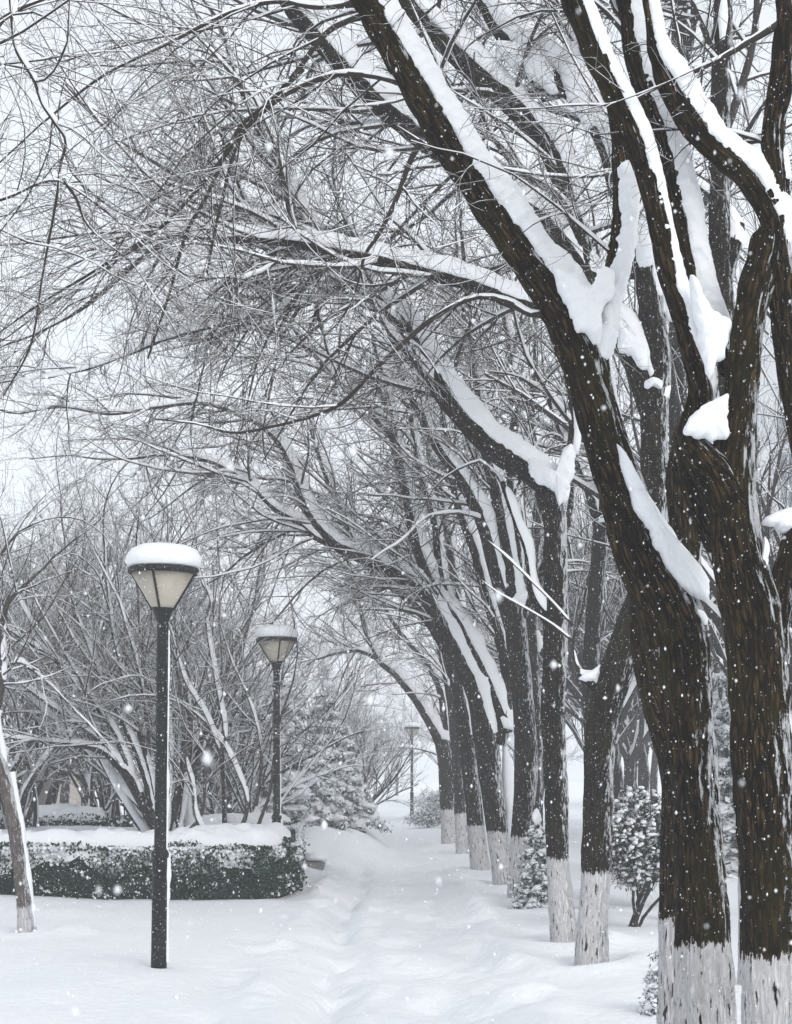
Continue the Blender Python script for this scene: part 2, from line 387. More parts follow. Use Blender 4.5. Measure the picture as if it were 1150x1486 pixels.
_g = N(_n, 'ShaderNodeNewGeometry'); _s = N(_n, 'ShaderNodeTexNoise', Scale=9.0, Detail=2.0); _n.links.new(_g.outputs['Position'], _s.inputs['Vector'])
_n.links.new(mix(_n, _s.outputs[0], (.36, .32, .26), (.50, .47, .41)), _b.inputs['Base Color'])
M_WALL = flat('render_wall', (.55, .57, .60), .8, .05, .6)
M_WIN, _n, _b = mat('window_glass'); _b.inputs['Base Color'].default_value = (.16, .19, .22, 1); _b.inputs['Roughness'].default_value = .2
M_BEIGE = flat('beige_wall', (.50, .44, .38), .8, .08, 1.0)
M_FLAKE, _n, _b = mat('flake'); _b.inputs['Base Color'].default_value = (.85, .87, .90, 1)

# ------------------------------------------------------------------ ground
BASES = [(PT(px, HY, d)[0], d) for px, d in ((1127, 6.9), (1026, 7.6), (860, 13.3), (819, 15.1), (752, 20.5), (733, 22.3), (698, 26), (656, 36), (40, 15.5))]
def gz(x, y):
    """height of the snow"""
    x = np.asarray(x, float); y = np.asarray(y, float)
    Q = np.stack([x, y, x * 0], -1)
    z = (vn(Q * [.35, .35, 1], 1) - .5) * .10 + (vn(Q * [1.6, 1.3, 1], 2) - .5) * .06 + (vn(Q * [6, 5, 1], 3) - .5) * .008
    lawn = sstep(-1.15, -1.75, x) * (1 - sstep(0, 1, (y - 60) / 20))
    z = z + .05 * lawn
    # trodden path: shallow trough with a broken trail of footprints on its left side
    tr = np.exp(-((x - .15 - .0015 * y) / .75) ** 2); z = z - .07 * tr * (1 - sstep(30, 60, y))
    tx = -.52 + .05 * np.sin(y * .6) - .002 * y
    near = 1 - sstep(18, 34, y)
    foot = np.exp(-((x - tx) / .13) ** 2) * (.45 + .9 * sstep(.35, .65, vn(np.stack([x * 3, y * 2.1, x * 0], -1), 7)))
    z = z - .11 * foot * near
    z = z + .035 * near * np.exp(-((x - tx - .26) / .12) ** 2) * vn(np.stack([x * 5, y * 3, x * 0], -1), 8)
    lump = np.clip(vn(np.stack([x * 3.2, y * 2.0, x * 0], -1), 12) - .62, 0, 1) * .22 * np.exp(-((x + 1.0) / .55) ** 2) * near
    z = z - lump
    z = z + (np.exp(-((x - .1) / .85) ** 4) * near) * ((vn(np.stack([x * 2.6, y * 1.9, x * 0], -1), 21) - .5) * .11 + (vn(np.stack([x * 6.5, y * 4.0, x * 0], -1), 22) - .5) * .06)
    z = z + near * .15 * (np.exp(-((x + 1.0) / .22) ** 2) + np.exp(-((x - 1.0) / .22) ** 2)) * vn(np.stack([x * 3, y * 2.2, x * 0], -1), 23)
    for bx, by in BASES:
        rr = np.hypot(x - bx, y - by); z = z + .07 * np.exp(-((rr - .42) / .2) ** 2) - .03 * np.exp(-(rr / .25) ** 2) + .05 * np.exp(-((x - bx - .45) / .3) ** 2 - ((y - by) / .3) ** 2)
    # snow bank left of the path beyond the hedge
    bank = np.exp(-((x + 1.6) / .75) ** 2) * sstep(25.5, 31, y) * (1 - sstep(36, 50, y))
    z = z + .50 * bank + .22 * np.exp(-((x + .75) / .5) ** 2) * sstep(27, 31, y) * (1 - sstep(38, 52, y))
    # raised planting bed held by the hedges on the left
    bed = sstep(-1.9, -2.2, x) * sstep(20.5, 21.2, y) * (1 - sstep(27.5, 29.5, y))
    z = z + bed * (.70 + .05 * (vn(Q * [.8, .8, 1], 14) - .5)) + .25 * np.exp(-((x + 2.8) / .9) ** 2 - ((y - 26.3) / 1.3) ** 2)
    # drifts far away
    z = z + .55 * sstep(58, 72, y) * np.exp(-((x - 2.5) / 6) ** 2) * vn(Q * [.15, .2, 1], 15) * (1 - sstep(140, 200, y))
    z = z + .10 * sstep(3.0, 5.0, x) * vn(Q * [.5, .5, 1], 16)
    return z
def g1(x, y): return float(gz(np.array([x]), np.array([y]))[0])
def axis(segs):
    a = [np.arange(p, q, st) for p, q, st in segs]; return np.concatenate(a + [[segs[-1][1]]])
xs = axis([(-190, -40, 15), (-40, -8, 1.0), (-8, -3, .15), (-3, 2.6, .045), (2.6, 8, .15), (8, 40, 1.0), (40, 190, 15)])
ys = axis([(-3, 4, .5), (4, 14, .06), (14, 36, .11), (36, 80, .5), (80, 380, 10)])
GX, GY = np.meshgrid(xs, ys); A = Acc(); nx = len(xs)
i = np.arange(len(ys) - 1)[:, None]; j = np.arange(nx - 1)[None]
A.add(np.stack([GX, GY, gz(GX, GY)], -1), np.stack([i * nx + j, i * nx + j + 1, (i + 1) * nx + j + 1, (i + 1) * nx + j], -1).reshape(-1, 4))
tag(A.build('snowy_ground', M_GROUND), 'smooth deep snow over lawn and path with a trail of footprints', 'ground', kind='structure')

# ------------------------------------------------------------------ traced trees
def traced(name, label, d, trunk, limbs, piles=(), m=M_BARK, mt=M_TWIG, seed=1, twigs=None, group=None, base=None, rough=1.0, cat='tree'):
    """trunk / limbs: lists of (px, py, width px[, extra depth]); limb dict: p, snow, sec (number of side branches)"""
    rs = RS(seed)
    def conv(l):
        C = []; R = []
        for q in l:
            dd = d + (q[3] if len(q) > 3 else 0); C.append(PT(q[0], q[1], dd)); R.append(q[2] / 2 / FPX * dd)
        return C, R
    C, R = conv(trunk); b = C[0]
    if base is None: b = np.array([b[0], b[1], g1(b[0], b[1]) ])
    if C[0][2] > b[2] - .05: C.insert(0, np.array([C[0][0], C[0][1], b[2] - .12])); R.insert(0, R[0] * 1.25)
    dv = norm(C[-1] - C[-2]); C.append(C[-1] + dv * R[-1] * 1.3); R.append(R[-1] * .45)
    t = Thing(name, label, cat, b, group)
    ds = .022 if d < 10 else (.05 if d < 18 else .09); sd = 64 if d < 10 else (26 if d < 18 else 14)
    A = Acc(); P, Rr, s = resample(C, R, ds); tube(A, P, Rr, s, sd, rough if d < 18 else rough * .5, seed)
    tk = t.part('trunk', A, m)
    fine = P[:1] * 0
    srcP, srcD, srcL, srcR = [], [], [], []
    tp, tr_ = P, Rr
    for k, lb in enumerate(limbs):
        C, R = conv(lb['p']); R[0] *= 1.12; P, Rr, s = resample(C, R, ds if Rr[0] > .04 else ds * 1.5)
        big = lb['p'][0][2] / FPX * d > .09
        A = Acc(); tube(A, P, Rr, s, (sd if big else max(6, sd // 3)), (rough if d < 18 else rough * .5) if big else 0, seed + 10 + k)
        bo = t.part('branch', A, m if big else mt)
        sn = Acc()
        if big and d < 10:
            nn = int(s[-1] / .012); s2 = np.linspace(0, s[-1], nn); P = np.stack([np.interp(s2, s, P[:, q]) for q in range(3)], 1); Rr = np.interp(s2, s, Rr); s = s2
        snow_on(sn, P, Rr, s, lb.get('snow', 1.0) * (1.0 if d < 10 else 1.35), (44 if d < 10 else 20) if (big and d < 18) else 10, seed + 40 + k, lb.get('gap', .22), lb.get('lo', .42), lb.get('hi', .80), lb.get('wn'), lb.get('cut'), lb.get('lat', 1.0))
        t.sub(bo, 'snow', sn, M_SNOW)
        # starts of side branches
        nsec = lb.get('sec', 5); Lt = s[-1]
        if nsec:
            u = rs.uniform(lb.get('t0', .25), .98, nsec); f = u * (len(P) - 1); ii = f.astype(int).clip(0, len(P) - 2)
            T = norm(P[ii + 1] - P[ii]); q = rs.randn(nsec, 3) * [.8, 1.0, .8] + np.array(lb.get('bias', (-.6, 0, .25)))
            q = norm(q - T * (q * T).sum(1)[:, None]); a = np.radians(rs.uniform(25, 65, nsec))[:, None]
            srcP.append(P[ii]); srcD.append(T * np.cos(a) + q * np.sin(a))
            srcR.append(np.minimum(Rr[ii] * .45, lb.get('rc', .022)) * rs.uniform(.7, 1.1, nsec)); srcL.append(rs.uniform(1.1, 2.6, nsec) * lb.get('len', 1.0))
            # and the tip itself
            if Rr[-1] < .03: srcP.append(P[-1:]); srcD.append(norm(P[-1:] - P[-3:-2])); srcR.append(Rr[-1:] * .9); srcL.append(np.array([1.8 * lb.get('len', 1.0)]))
    if srcP:
        P0 = np.concatenate(srcP); D0 = np.concatenate(srcD); L0 = np.concatenate(srcL); R0 = np.concatenate(srcR)
        crown(t, rs, P0, D0, L0, R0, mt, **(twigs or {}))
    if piles:
        A = Acc()
        for k, st in enumerate(piles):
            if st[0] == 'P':
                puff(A, [PT(a, b_, d + st[1]) for a, b_ in st[3]], st[2], seed + k); continue
            dz = 0.0
            if not isinstance(st[0], tuple): dz, st = st[0], st[1]
            dd = d + dz; P, Rr, ss = resample([PT(q[0], q[1], dd) for q in st], [q[2] / 2 / FPX * dd for q in st], ds)
            B = Acc(); tube(B, P, Rr, ss, 40 if d < 18 else 16, 0, seed + k)
            V = B.v[0]; ax = np.repeat(P, (len(V)) // len(P), 0); D = V - ax
            nz = vn(V * 8 + k, seed) - .5; nz2 = vn(V * 26 + k, seed + 4) - .5; nz3 = vn(V * 60, seed + 5) - .5
            low = np.clip(-D[:, 2] / np.maximum(np.linalg.norm(D, axis=1), 1e-6), 0, 1)
            B.v[0] = ax + D * (1 + .28 * nz + (.16 + .35 * low) * nz2 + .14 * nz3)[:, None] * [1, .85, 1]
            A.v += B.v; A.b += [x * 0 for x in B.b]; A.f4 += [f + A.n for f in B.f4]; A.f3 += [f + A.n for f in B.f3]; A.n += B.n
        t.sub(tk, 'snow', A, M_SNOW)
    return t
def cull(P, R, zmin, L=None):
    if zmin is None: return P, R, L
    ok = P[..., 2].min(1) > zmin
    return P[ok], R[ok], (None if L is None else L[ok])
def crown(t, rs, P0, D0, L0, R0, mt, n1=7, n2=5, n3=3, droop=-.25, lean=(-.15, 0, 0), rmin=.0014, snow=.95, wander=.085, zmin=None):
    A = Acc(); Sn = Acc(); lean = np.asarray(lean)
    P, R = grow(rs, P0, D0, L0, R0, 9, wander * 1.1, lean + [0, 0, droop * .6], .3, .8); P, R = cull(P, R, zmin)[:2]; tubes(A, P, R, 5); snow_tubes(Sn, rs, P, R, 1.0, 1.6, 4); Lc = np.linalg.norm(np.diff(P, axis=1), axis=2).sum(1)
    for lev, (per, S, fr) in enumerate(((n1, 7, snow), (n2, 6, snow * .8), (n3, 4, snow * .8))):
        if per == 0: break
        pos, D, l, r = kids(rs, P, R, Lc, per, (20, 62), (.36, .72), .58, .06, (-.5, 0, .1), .2, .4)
        l = np.maximum(l, .12); r = np.maximum(r, rmin)
        P, R = grow(rs, pos, D, l, r, S, wander * 1.1, lean * .5 + [0, 0, droop * .5], .45, .75); P, R, l = cull(P, R, zmin, l)
        tubes(A, P, R, 3); 
        if fr > 0: snow_tubes(Sn, rs, P, R, fr, 1.25)
        Lc = l
    c = t.part('crown', A, mt)
    t.sub(c, 'snow', Sn, M_SNOW)

# nearest pair
traced('bare_tree', 'thick dark trunk at the right edge splitting into several steep stems', 6.9,
    [(1127, 1661, 102), (1124, 1560, 93), (1122, 1480, 89), (1119, 1390, 87), (1114, 1200, 87), (1104, 1060, 87), (1099, 960, 86), (1090, 890, 88), (1070, 800, 78), (1063, 720, 78), (1068, 640, 70), (1078, 560, 54), (1086, 480, 50), (1098, 410, 54), (1112, 350, 46)],
    [dict(p=[(1050, 790, 50, .25), (1018, 730, 44, .28), (1003, 670, 42, .25), (1008, 615, 42, .15), (1018, 570, 42, .05), (1008, 520, 40), (990, 460, 39), (972, 400, 38), (951, 300, 39), (922, 200, 41), (874, 100, 41), (833, 0, 40), (796, -90, 36), (760, -190, 28)], snow=.40, sec=3, t0=.8, rc=.012, lo=.3, hi=.7),
     dict(p=[(1060, 740, 62), (1036, 690, 62, -.04), (1014, 660, 50, -.06), (1000, 642, 34, -.07)], snow=0, sec=0),
     dict(p=[(1062, 540, 34, .2), (1040, 480, 30, .22), (1012, 420, 32, .2), (984, 300, 40, .2), (962, 200, 42, .2), (926, 100, 38, .25), (910, 0, 38, .3), (885, -90, 32, .3)], snow=1.1, sec=2, t0=.7, rc=.012, lo=.1, hi=.4, gap=.30, wn=(.9, -.5, .5), lat=.75),
     dict(p=[(1126, 400, 44), (1126, 340, 44), (1108, 290, 42), (1080, 250, 42), (1052, 228, 41), (1024, 202, 41), (996, 162, 40), (970, 112, 38), (955, 80, 32), (946, 30, 26), (938, -30, 20), (930, -90, 12)], snow=1.1, sec=1, gap=.05, rc=.01, len=.4),
     dict(p=[(1106, 430, 40), (1128, 350, 44), (1128, 270, 40), (1122, 200, 38), (1134, 120, 38), (1140, 50, 34), (1140, -40, 32), (1130, -120, 26)], snow=.5, sec=2, rc=.01, bias=(.2, .2, .4), len=.5),
     dict(p=[(1118, 960, 50), (1130, 890, 42), (1142, 820, 38), (1158, 770, 36), (1190, 730, 34)], snow=.9, sec=0),
     dict(p=[(1200, 780, 40), (1172, 700, 38), (1155, 610, 36), (1142, 520, 38), (1134, 440, 40), (1128, 380, 44)], snow=.3, sec=0),
     dict(p=[(1140, 30, 11), (1085, 62, 9), (1040, 88, 8), (990, 112, 6), (975, 118, 4)], snow=1.3, sec=2, gap=0, len=.5),
    ],
    piles=[('P', -.12, .06, [(1000, 395), (1010, 400), (1020, 425), (1040, 452), (1064, 466), (1059, 490), (1051, 515), (1040, 530), (1031, 556), (1025, 548), (1022, 528), (1016, 515), (1011, 470), (1002, 430)]),
           ('P', -.12, .05, [(990, 630), (1000, 606), (1018, 588), (1040, 574), (1060, 568), (1060, 600), (1057, 640), (1048, 638), (1040, 634), (1030, 641), (1020, 634), (1010, 638), (1000, 633)]),
           ('P', -.04, .05, [(1110, 772), (1119, 790), (1113, 830), (1104, 864), (1092, 860), (1083, 832), (1096, 820), (1104, 800)]),
           ('P', 0, .06, [(1101, 762), (1118, 745), (1140, 732), (1162, 735), (1162, 765), (1142, 768), (1128, 774), (1115, 764)])],
    seed=3, twigs=dict(n1=5, n2=4, n3=2, zmin=4.0))
traced('bare_tree', 'nearest big leaning tree whose thick snow-lined limb sweeps up left across the photo', 7.6,
    [(1026, 1611, 116), (1025, 1520, 102), (1023, 1440, 94), (1021, 1365, 88), (1015, 1240, 80), (1006, 1120, 74), (998, 1000, 72), (992, 930, 76), (980, 880, 80)],
    [dict(p=[(985, 930, 88), (962, 865, 92), (932, 800, 84), (907, 720, 77), (880, 640, 72), (860, 570, 70), (845, 515, 76), (812, 442, 68), (762, 370, 62), (712, 300, 58), (666, 230, 55), (620, 150, 52), (572, 70, 49), (532, 0, 46), (480, -90, 40), (415, -190, 32)], snow=.95, sec=6, t0=.75, gap=.02, lo=.3, hi=.62, rc=.014, cut=(470, 1000)),
     dict(p=[(858, 530, 50), (872, 470, 42), (888, 420, 36), (901, 350, 34), (905, 270, 30), (896, 190, 26), (880, 90, 24), (858, 0, 20), (840, -90, 16)], snow=1.5, sec=3, lo=.1, hi=.4, gap=.18, rc=.007, wn=(.5, -.75, .5), lat=.8, cut=(-600, 235)),
     dict(p=[(545, 20, 11), (505, 30, 9), (470, 52, 8), (430, 105, 7), (390, 150, 6), (345, 190, 6), (300, 285, 5), (270, 340, 5), (248, 420, 4), (215, 520, 3)], snow=.5, sec=9, t0=.1, bias=(-.6, 0, -.3), len=.7),
     dict(p=[(620, 140, 10), (585, 122, 9), (540, 110, 8), (490, 108, 8), (440, 125, 7), (400, 148, 6), (350, 200, 5), (322, 290, 4), (300, 400, 3)], snow=.6, sec=9, t0=.1, bias=(-.6, 0, -.3), len=.7),
     dict(p=[(440, 100, 7), (380, 160, 6), (335, 215, 6), (295, 265, 5), (240, 325, 5), (190, 360, 4), (130, 398, 4), (60, 440, 3), (0, 482, 2)], snow=.5, sec=9, t0=.1, bias=(-.5, 0, -.2), len=.7),
     dict(p=[(520, 5, 9), (460, 10, 8), (400, 2, 7), (330, 20, 6), (250, 60, 5), (150, 110, 4), (60, 180, 3)], snow=.8, sec=9, t0=.1, bias=(-.5, 0, -.3), len=.7),
     dict(p=[(800, 452, 10), (770, 456, 9), (735, 437, 8), (690, 432, 7), (640, 455, 7), (590, 494, 6), (545, 536, 6), (500, 582, 6), (460, 602, 5), (400, 618, 4), (340, 628, 4), (285, 615, 3), (225, 608, 2)], snow=.7, sec=7, t0=.2, bias=(-.5, 0, -.1), len=.5),
     dict(p=[(612, 205, 9), (595, 235, 8), (575, 290, 7), (550, 340, 6), (530, 370, 5), (520, 410, 3)], snow=.1, sec=4, bias=(-.1, 0, -.9), len=.3),
    ],
    piles=[('P', -.13, .06, [(800, 385), (828, 398), (848, 416), (862, 414), (874, 385), (892, 388), (893, 432), (884, 440), (876, 452), (873, 482), (868, 502), (860, 497), (850, 480), (838, 486), (832, 462), (820, 440), (808, 418)]),
           ('P', -.09, .10, [(893, 640), (905, 655), (928, 698), (955, 742), (982, 782), (1008, 815), (1029, 840), (1030, 877), (1018, 872), (1004, 868), (988, 858), (974, 842), (962, 826), (957, 806), (944, 796), (936, 766), (921, 746), (912, 720), (902, 690)]),
           (-.02, [(884, 520, 4), (890, 560, 8), (898, 610, 10), (906, 660, 12)]),
           ('P', -.07, .03, [(998, 884), (1012, 880), (1026, 892), (1030, 908), (1020, 906), (1010, 896)])],
    seed=5, twigs=dict(n1=5, n2=4, n3=2, droop=-.35, zmin=3.2))
traced('bare_tree', 'dark tree mostly hidden directly behind the nearest big leaning tree', 8.7,
    [(990, 1549, 74), (984, 1450, 64), (984, 1330, 58), (985, 1200, 54), (982, 1110, 56), (968, 1050, 56), (948, 990, 50), (936, 940, 46), (932, 890, 40)],
    [dict(p=[(988, 1180, 50), (1002, 1080, 46), (1006, 980, 46), (1000, 860, 47), (996, 760, 48), (990, 700, 46), (996, 640, 42), (1012, 600, 38), (1022, 570, 30)], snow=.3, sec=0),
     dict(p=[(938, 950, 40), (934, 880, 36), (950, 800, 26)], snow=.2, sec=0)],
    seed=7, twigs=dict(n1=0), rough=.9)
# second and third in the row
traced('bare_tree', 'whitewashed tree with a short snowy stub, the right one of two close trunks', 13.3,
    [(860, 1402, 52), (862, 1330, 48), (866, 1262, 46), (868, 1150, 46), (874, 1060, 50), (890, 990, 56), (915, 920, 54), (938, 850, 48), (948, 770, 44), (950, 680, 44), (950, 600, 46), (952, 520, 46), (944, 440, 38), (930, 370, 32), (918, 300, 26)],
    [dict(p=[(950, 600, 40), (925, 530, 40), (896, 480, 38), (868, 425, 32), (842, 350, 31), (820, 270, 33), (795, 212, 35), (745, 155, 37), (690, 105, 36), (640, 55, 34), (590, 0, 30), (540, -80, 24)], snow=1.0, sec=14, t0=.35),
     dict(p=[(905, 500, 34), (850, 468, 30), (790, 452, 27), (740, 436, 26), (690, 414, 25), (640, 400, 24), (590, 386, 22), (530, 372, 21), (480, 362, 20), (420, 350, 18), (350, 346, 16), (290, 344, 13), (232, 330, 10), (200, 322, 6)], snow=1.5, sec=22, t0=.15, gap=.02, bias=(-.6, 0, .0)),
     dict(p=[(868, 430, 28), (810, 345, 30), (760, 300, 30), (700, 258, 31), (640, 218, 34), (598, 188, 35), (545, 145, 35), (490, 88, 33), (440, 30, 31), (395, -30, 28), (340, -110, 22)], snow=1.35, sec=16, t0=.3, gap=.05),
     dict(p=[(932, 400, 30), (905, 300, 30), (880, 215, 31), (845, 150, 31), (800, 100, 31), (740, 60, 28), (700, 0, 24), (660, -70, 18)], snow=1.7, sec=8, t0=.3, gap=.08, wn=(.35, -.6, .7)),
     dict(p=[(944, 440, 26), (935, 330, 26), (905, 230, 24), (870, 100, 22), (850, 0, 18)], snow=1.0, sec=8, lo=.3, hi=.6),
     dict(p=[(878, 1010, 26), (862, 992, 22), (846, 982, 16), (838, 968, 8)], snow=1.5, sec=0, gap=0),
     dict(p=[(842, 978, 7), (834, 955, 5), (832, 930, 4), (842, 900, 4), (852, 850, 3), (862, 800, 2)], snow=.6, sec=0, gap=0),
     dict(p=[(834, 932, 4), (800, 905, 3), (765, 884, 3), (720, 858, 2), (690, 835, 2)], snow=.7, sec=1, gap=0, len=.3),
     dict(p=[(832, 908, 4), (800, 872, 3), (770, 842, 3), (735, 808, 3), (700, 778, 2)], snow=.8, sec=1, gap=0, len=.3),
    ],
    piles=[('P', -.16, .08, [(890, 458), (905, 473), (925, 490), (941, 503), (939, 538), (929, 536), (920, 520), (908, 512), (898, 514), (897, 490)]),
           ('P', -.18, .05, [(934, 560), (940, 550), (950, 547), (962, 553), (961, 566), (952, 560), (944, 562), (938, 567)]),
           ('P', -.12, .09, [(826, 20), (836, 58), (850, 108), (864, 140), (884, 148), (895, 172), (886, 180), (878, 190), (862, 184), (850, 196), (844, 180), (836, 165), (822, 135), (812, 105)]),
           ('P', -.12, .09, [(720, 58), (745, 60), (770, 68), (790, 82), (803, 104), (811, 134), (803, 138), (788, 124), (765, 108), (742, 98), (725, 80)]),
           ('P', -.10, .05, [(874, 962), (862, 970), (846, 980), (840, 986), (850, 990), (866, 984)]),
           ('P', .05, .08, [(952, 395), (968, 425), (980, 440), (978, 470), (966, 466), (958, 462), (955, 430)])],
    m=M_BARK2, seed=11, twigs=dict(n1=6, n2=5, n3=2, zmin=4.0))
traced('bare_tree', 'straight whitewashed trunk, left of the close pair, forking into a snow-lined limb arching left', 15.1,
    [(819, 1370, 42), (814, 1300, 38), (810, 1250, 37), (808, 1150, 38), (803, 1050, 38), (806, 950, 38), (806, 850, 36), (806, 770, 36), (802, 720, 38)],
    [dict(p=[(804, 740, 36), (790, 702, 36), (755, 676, 36), (705, 640, 35), (655, 585, 34), (620, 530, 31), (592, 478, 28), (548, 436, 26), (500, 400, 24), (462, 355, 22), (425, 290, 20), (400, 235, 18), (375, 180, 15), (345, 110, 12), (325, 50, 8)], snow=1.35, sec=26, t0=.25, gap=.02),
     dict(p=[(806, 730, 24), (820, 690, 20), (830, 650, 18), (832, 600, 16), (822, 520, 14), (812, 440, 12), (800, 350, 8)], snow=1.4, sec=6, lo=.25, hi=.5),
     dict(p=[(540, 430, 18), (490, 400, 16), (450, 380, 14), (405, 330, 12), (360, 300, 11), (330, 290, 9)], snow=1.2, sec=10, t0=.15),
     dict(p=[(505, 405, 15), (455, 436, 13), (395, 452, 11), (320, 470, 10), (240, 492, 8), (160, 524, 7), (85, 545, 5), (20, 552, 3)], snow=1.3, sec=16, t0=.1, bias=(-.3, 0, -.1), len=.7),
     dict(p=[(330, 290, 10), (270, 330, 9), (200, 380, 8), (130, 440, 7), (60, 480, 5), (10, 500, 3)], snow=1.2, sec=12, t0=.1, bias=(-.3, 0, -.1), len=.7),
     dict(p=[(795, 900, 18), (775, 860, 15), (765, 800, 13), (750, 760, 12), (730, 700, 10)], snow=1.2, sec=5),
    ],
    piles=[('P', -.16, .09, [(766, 664), (790, 680), (803, 690), (812, 675), (818, 650), (830, 642), (837, 660), (833, 690), (823, 714), (812, 738), (806, 716), (795, 706), (780, 702), (768, 688)])],
    m=M_BARK2, seed=13, twigs=dict(n1=7, n2=5, n3=3, zmin=4.0))
traced('bare_tree', 'dark trunk behind the small snowy conifer, forking above it', 20.5,
    [(752, 1305, 34), (754, 1250, 32), (760, 1180, 34), (764, 1100, 36), (758, 1000, 32), (750, 930, 34), (746, 880, 34)],
    [dict(p=[(747, 890, 28), (736, 800, 25), (722, 720, 22), (705, 650, 20), (692, 560, 18), (684, 470, 15), (676, 380, 11), (668, 300, 7)], snow=1.0, sec=10, lo=.35, hi=.7),
     dict(p=[(746, 910, 26), (722, 835, 24), (700, 755, 22), (672, 700, 20), (640, 655, 18), (610, 600, 15), (585, 540, 13), (560, 460, 10), (545, 390, 7)], snow=1.2, sec=14),
     dict(p=[(752, 900, 20), (778, 848, 16), (802, 800, 14), (824, 758, 12), (832, 700, 8)], snow=.9, sec=4, bias=(.2, 0, .4)),
     dict(p=[(748, 880, 20), (752, 800, 17), (742, 700, 15), (748, 600, 13), (740, 500, 11), (720, 400, 8)], snow=.8, sec=8, lo=.35, hi=.7)],
    piles=[(-.1, [(740, 872, 6), (752, 868, 16), (764, 860, 8)])], m=M_BARK2, seed=17, twigs=dict(n1=7, n2=5, n3=2))
traced('bare_tree', 'whitewashed trunk with thick snow plastered along its right side, middle of the row', 22.3,
    [(733, 1293, 36), (726, 1240, 33), (716, 1160, 34), (709, 1100, 38), (704, 1060, 40)],
    [dict(p=[(705, 1075, 32), (690, 1005, 30), (657, 935, 28), (628, 880, 26), (600, 848, 24), (545, 816, 22), (488, 790, 19), (450, 748, 16), (430, 695, 14), (405, 642, 12), (365, 608, 9), (320, 590, 6)], snow=1.6, sec=24, gap=.02),
     dict(p=[(735, 1065, 24), (716, 1010, 26), (690, 955, 25), (662, 900, 22), (634, 860, 21), (606, 790, 20), (590, 710, 18), (575, 640, 16), (560, 560, 13), (542, 490, 9)], snow=1.3, sec=18, gap=.05),
     dict(p=[(660, 905, 16), (640, 830, 15), (632, 760, 14), (612, 690, 12), (600, 620, 10), (590, 540, 7)], snow=1.0, sec=10),
     dict(p=[(485, 790, 12), (460, 780, 12), (430, 755, 12), (400, 738, 11), (360, 700, 10), (310, 670, 9), (250, 660, 7), (200, 665, 4)], snow=1.3, sec=16, t0=.1),
     dict(p=[(365, 608, 9), (300, 585, 8), (230, 590, 7), (160, 600, 6), (90, 590, 5), (30, 600, 3)], snow=1.3, sec=14, t0=.05, bias=(-.3, 0, .2), len=.8),
     dict(p=[(575, 640, 11), (530, 590, 11), (480, 540, 10), (430, 480, 9), (390, 410, 7)], snow=1.2, sec=12, t0=.1),
     dict(p=[(722, 1080, 26), (738, 1010, 22), (730, 940, 20), (705, 860, 18), (690, 800, 17), (665, 730, 15), (650, 640, 13), (640, 560, 9)], snow=1.2, sec=10)],
    piles=[(-.1, [(728, 1040, 6), (738, 1052, 18), (748, 1056, 8)]), (.1, [(733, 1082, 8), (738, 1130, 20), (742, 1190, 24), (746, 1240, 20), (748, 1290, 16)])], m=M_BARK2, seed=19, twigs=dict(n1=7, n2=5, n3=2))
traced('bare_tree', 'slim whitewashed trunk left of the snow-plastered one, leaning slightly left', 26.0,
    [(698, 1268, 32), (692, 1210, 27), (684, 1130, 26), (677, 1070, 26)],
    [dict(p=[(677, 1075, 25), (668, 1005, 24), (652, 945, 22), (632, 900, 20), (612, 830, 18), (598, 750, 16), (580, 680, 14), (562, 600, 11), (540, 520, 8)], snow=1.2, sec=14),
     dict(p=[(650, 945, 17), (622, 900, 17), (585, 862, 15), (548, 836, 13), (520, 800, 12), (495, 740, 10), (470, 680, 9), (450, 620, 6)], snow=1.5, sec=18),
     dict(p=[(672, 1030, 18), (680, 960, 17), (668, 880, 15), (655, 800, 14), (640, 720, 12), (620, 640, 8)], snow=1.0, sec=10),
     dict(p=[(525, 805, 9), (490, 790, 9), (450, 760, 8), (420, 770, 7), (380, 790, 5)], snow=1.3, sec=10, bias=(-.5, 0, -.2))],
    m=M_BARK2, seed=23, twigs=dict(n1=6, n2=5, n3=2))
traced('bare_tree', 'farthest whitewashed tree of the row with a low limb arching left over the path', 36.0,
    [(656, 1228, 32), (653, 1170, 30), (650, 1110, 30), (645, 1082, 28)],
    [dict(p=[(645, 1085, 20), (624, 1048, 15), (602, 1012, 14), (574, 978, 12), (549, 956, 11), (530, 910, 9), (520, 850, 8), (498, 800, 6), (470, 750, 4)], snow=1.8, sec=18, gap=0),
     dict(p=[(550, 957, 8), (522, 944, 8), (485, 948, 7), (455, 956, 5), (430, 945, 3)], snow=1.8, sec=10, gap=0),
     dict(p=[(650, 1085, 15), (642, 1010, 13), (622, 965, 11), (596, 935, 9), (570, 900, 8), (545, 850, 6)], snow=1.4, sec=12),
     dict(p=[(655, 1085, 15), (660, 1020, 14), (650, 950, 12), (630, 880, 10), (600, 800, 8), (580, 720, 6)], snow=1.2, sec=12)],
    m=M_BARK2, seed=29, twigs=dict(n1=5, n2=5, n3=2))
traced('bare_tree', 'dark slanting trunk just right of the farthest whitewashed tree', 33.0,
    [(672, 1237, 22), (668, 1150, 20), (664, 1080, 20)],
    [dict(p=[(664, 1085, 18), (655, 1010, 16), (640, 940, 14), (620, 880, 12), (610, 800, 9)], snow=1.2, sec=10),
     dict(p=[(664, 1085, 14), (672, 1000, 13), (668, 900, 11), (650, 800, 8)], snow=1.0, sec=8)],
    m=M_BARK2, seed=31, twigs=dict(n1=5, n2=5, n3=1))
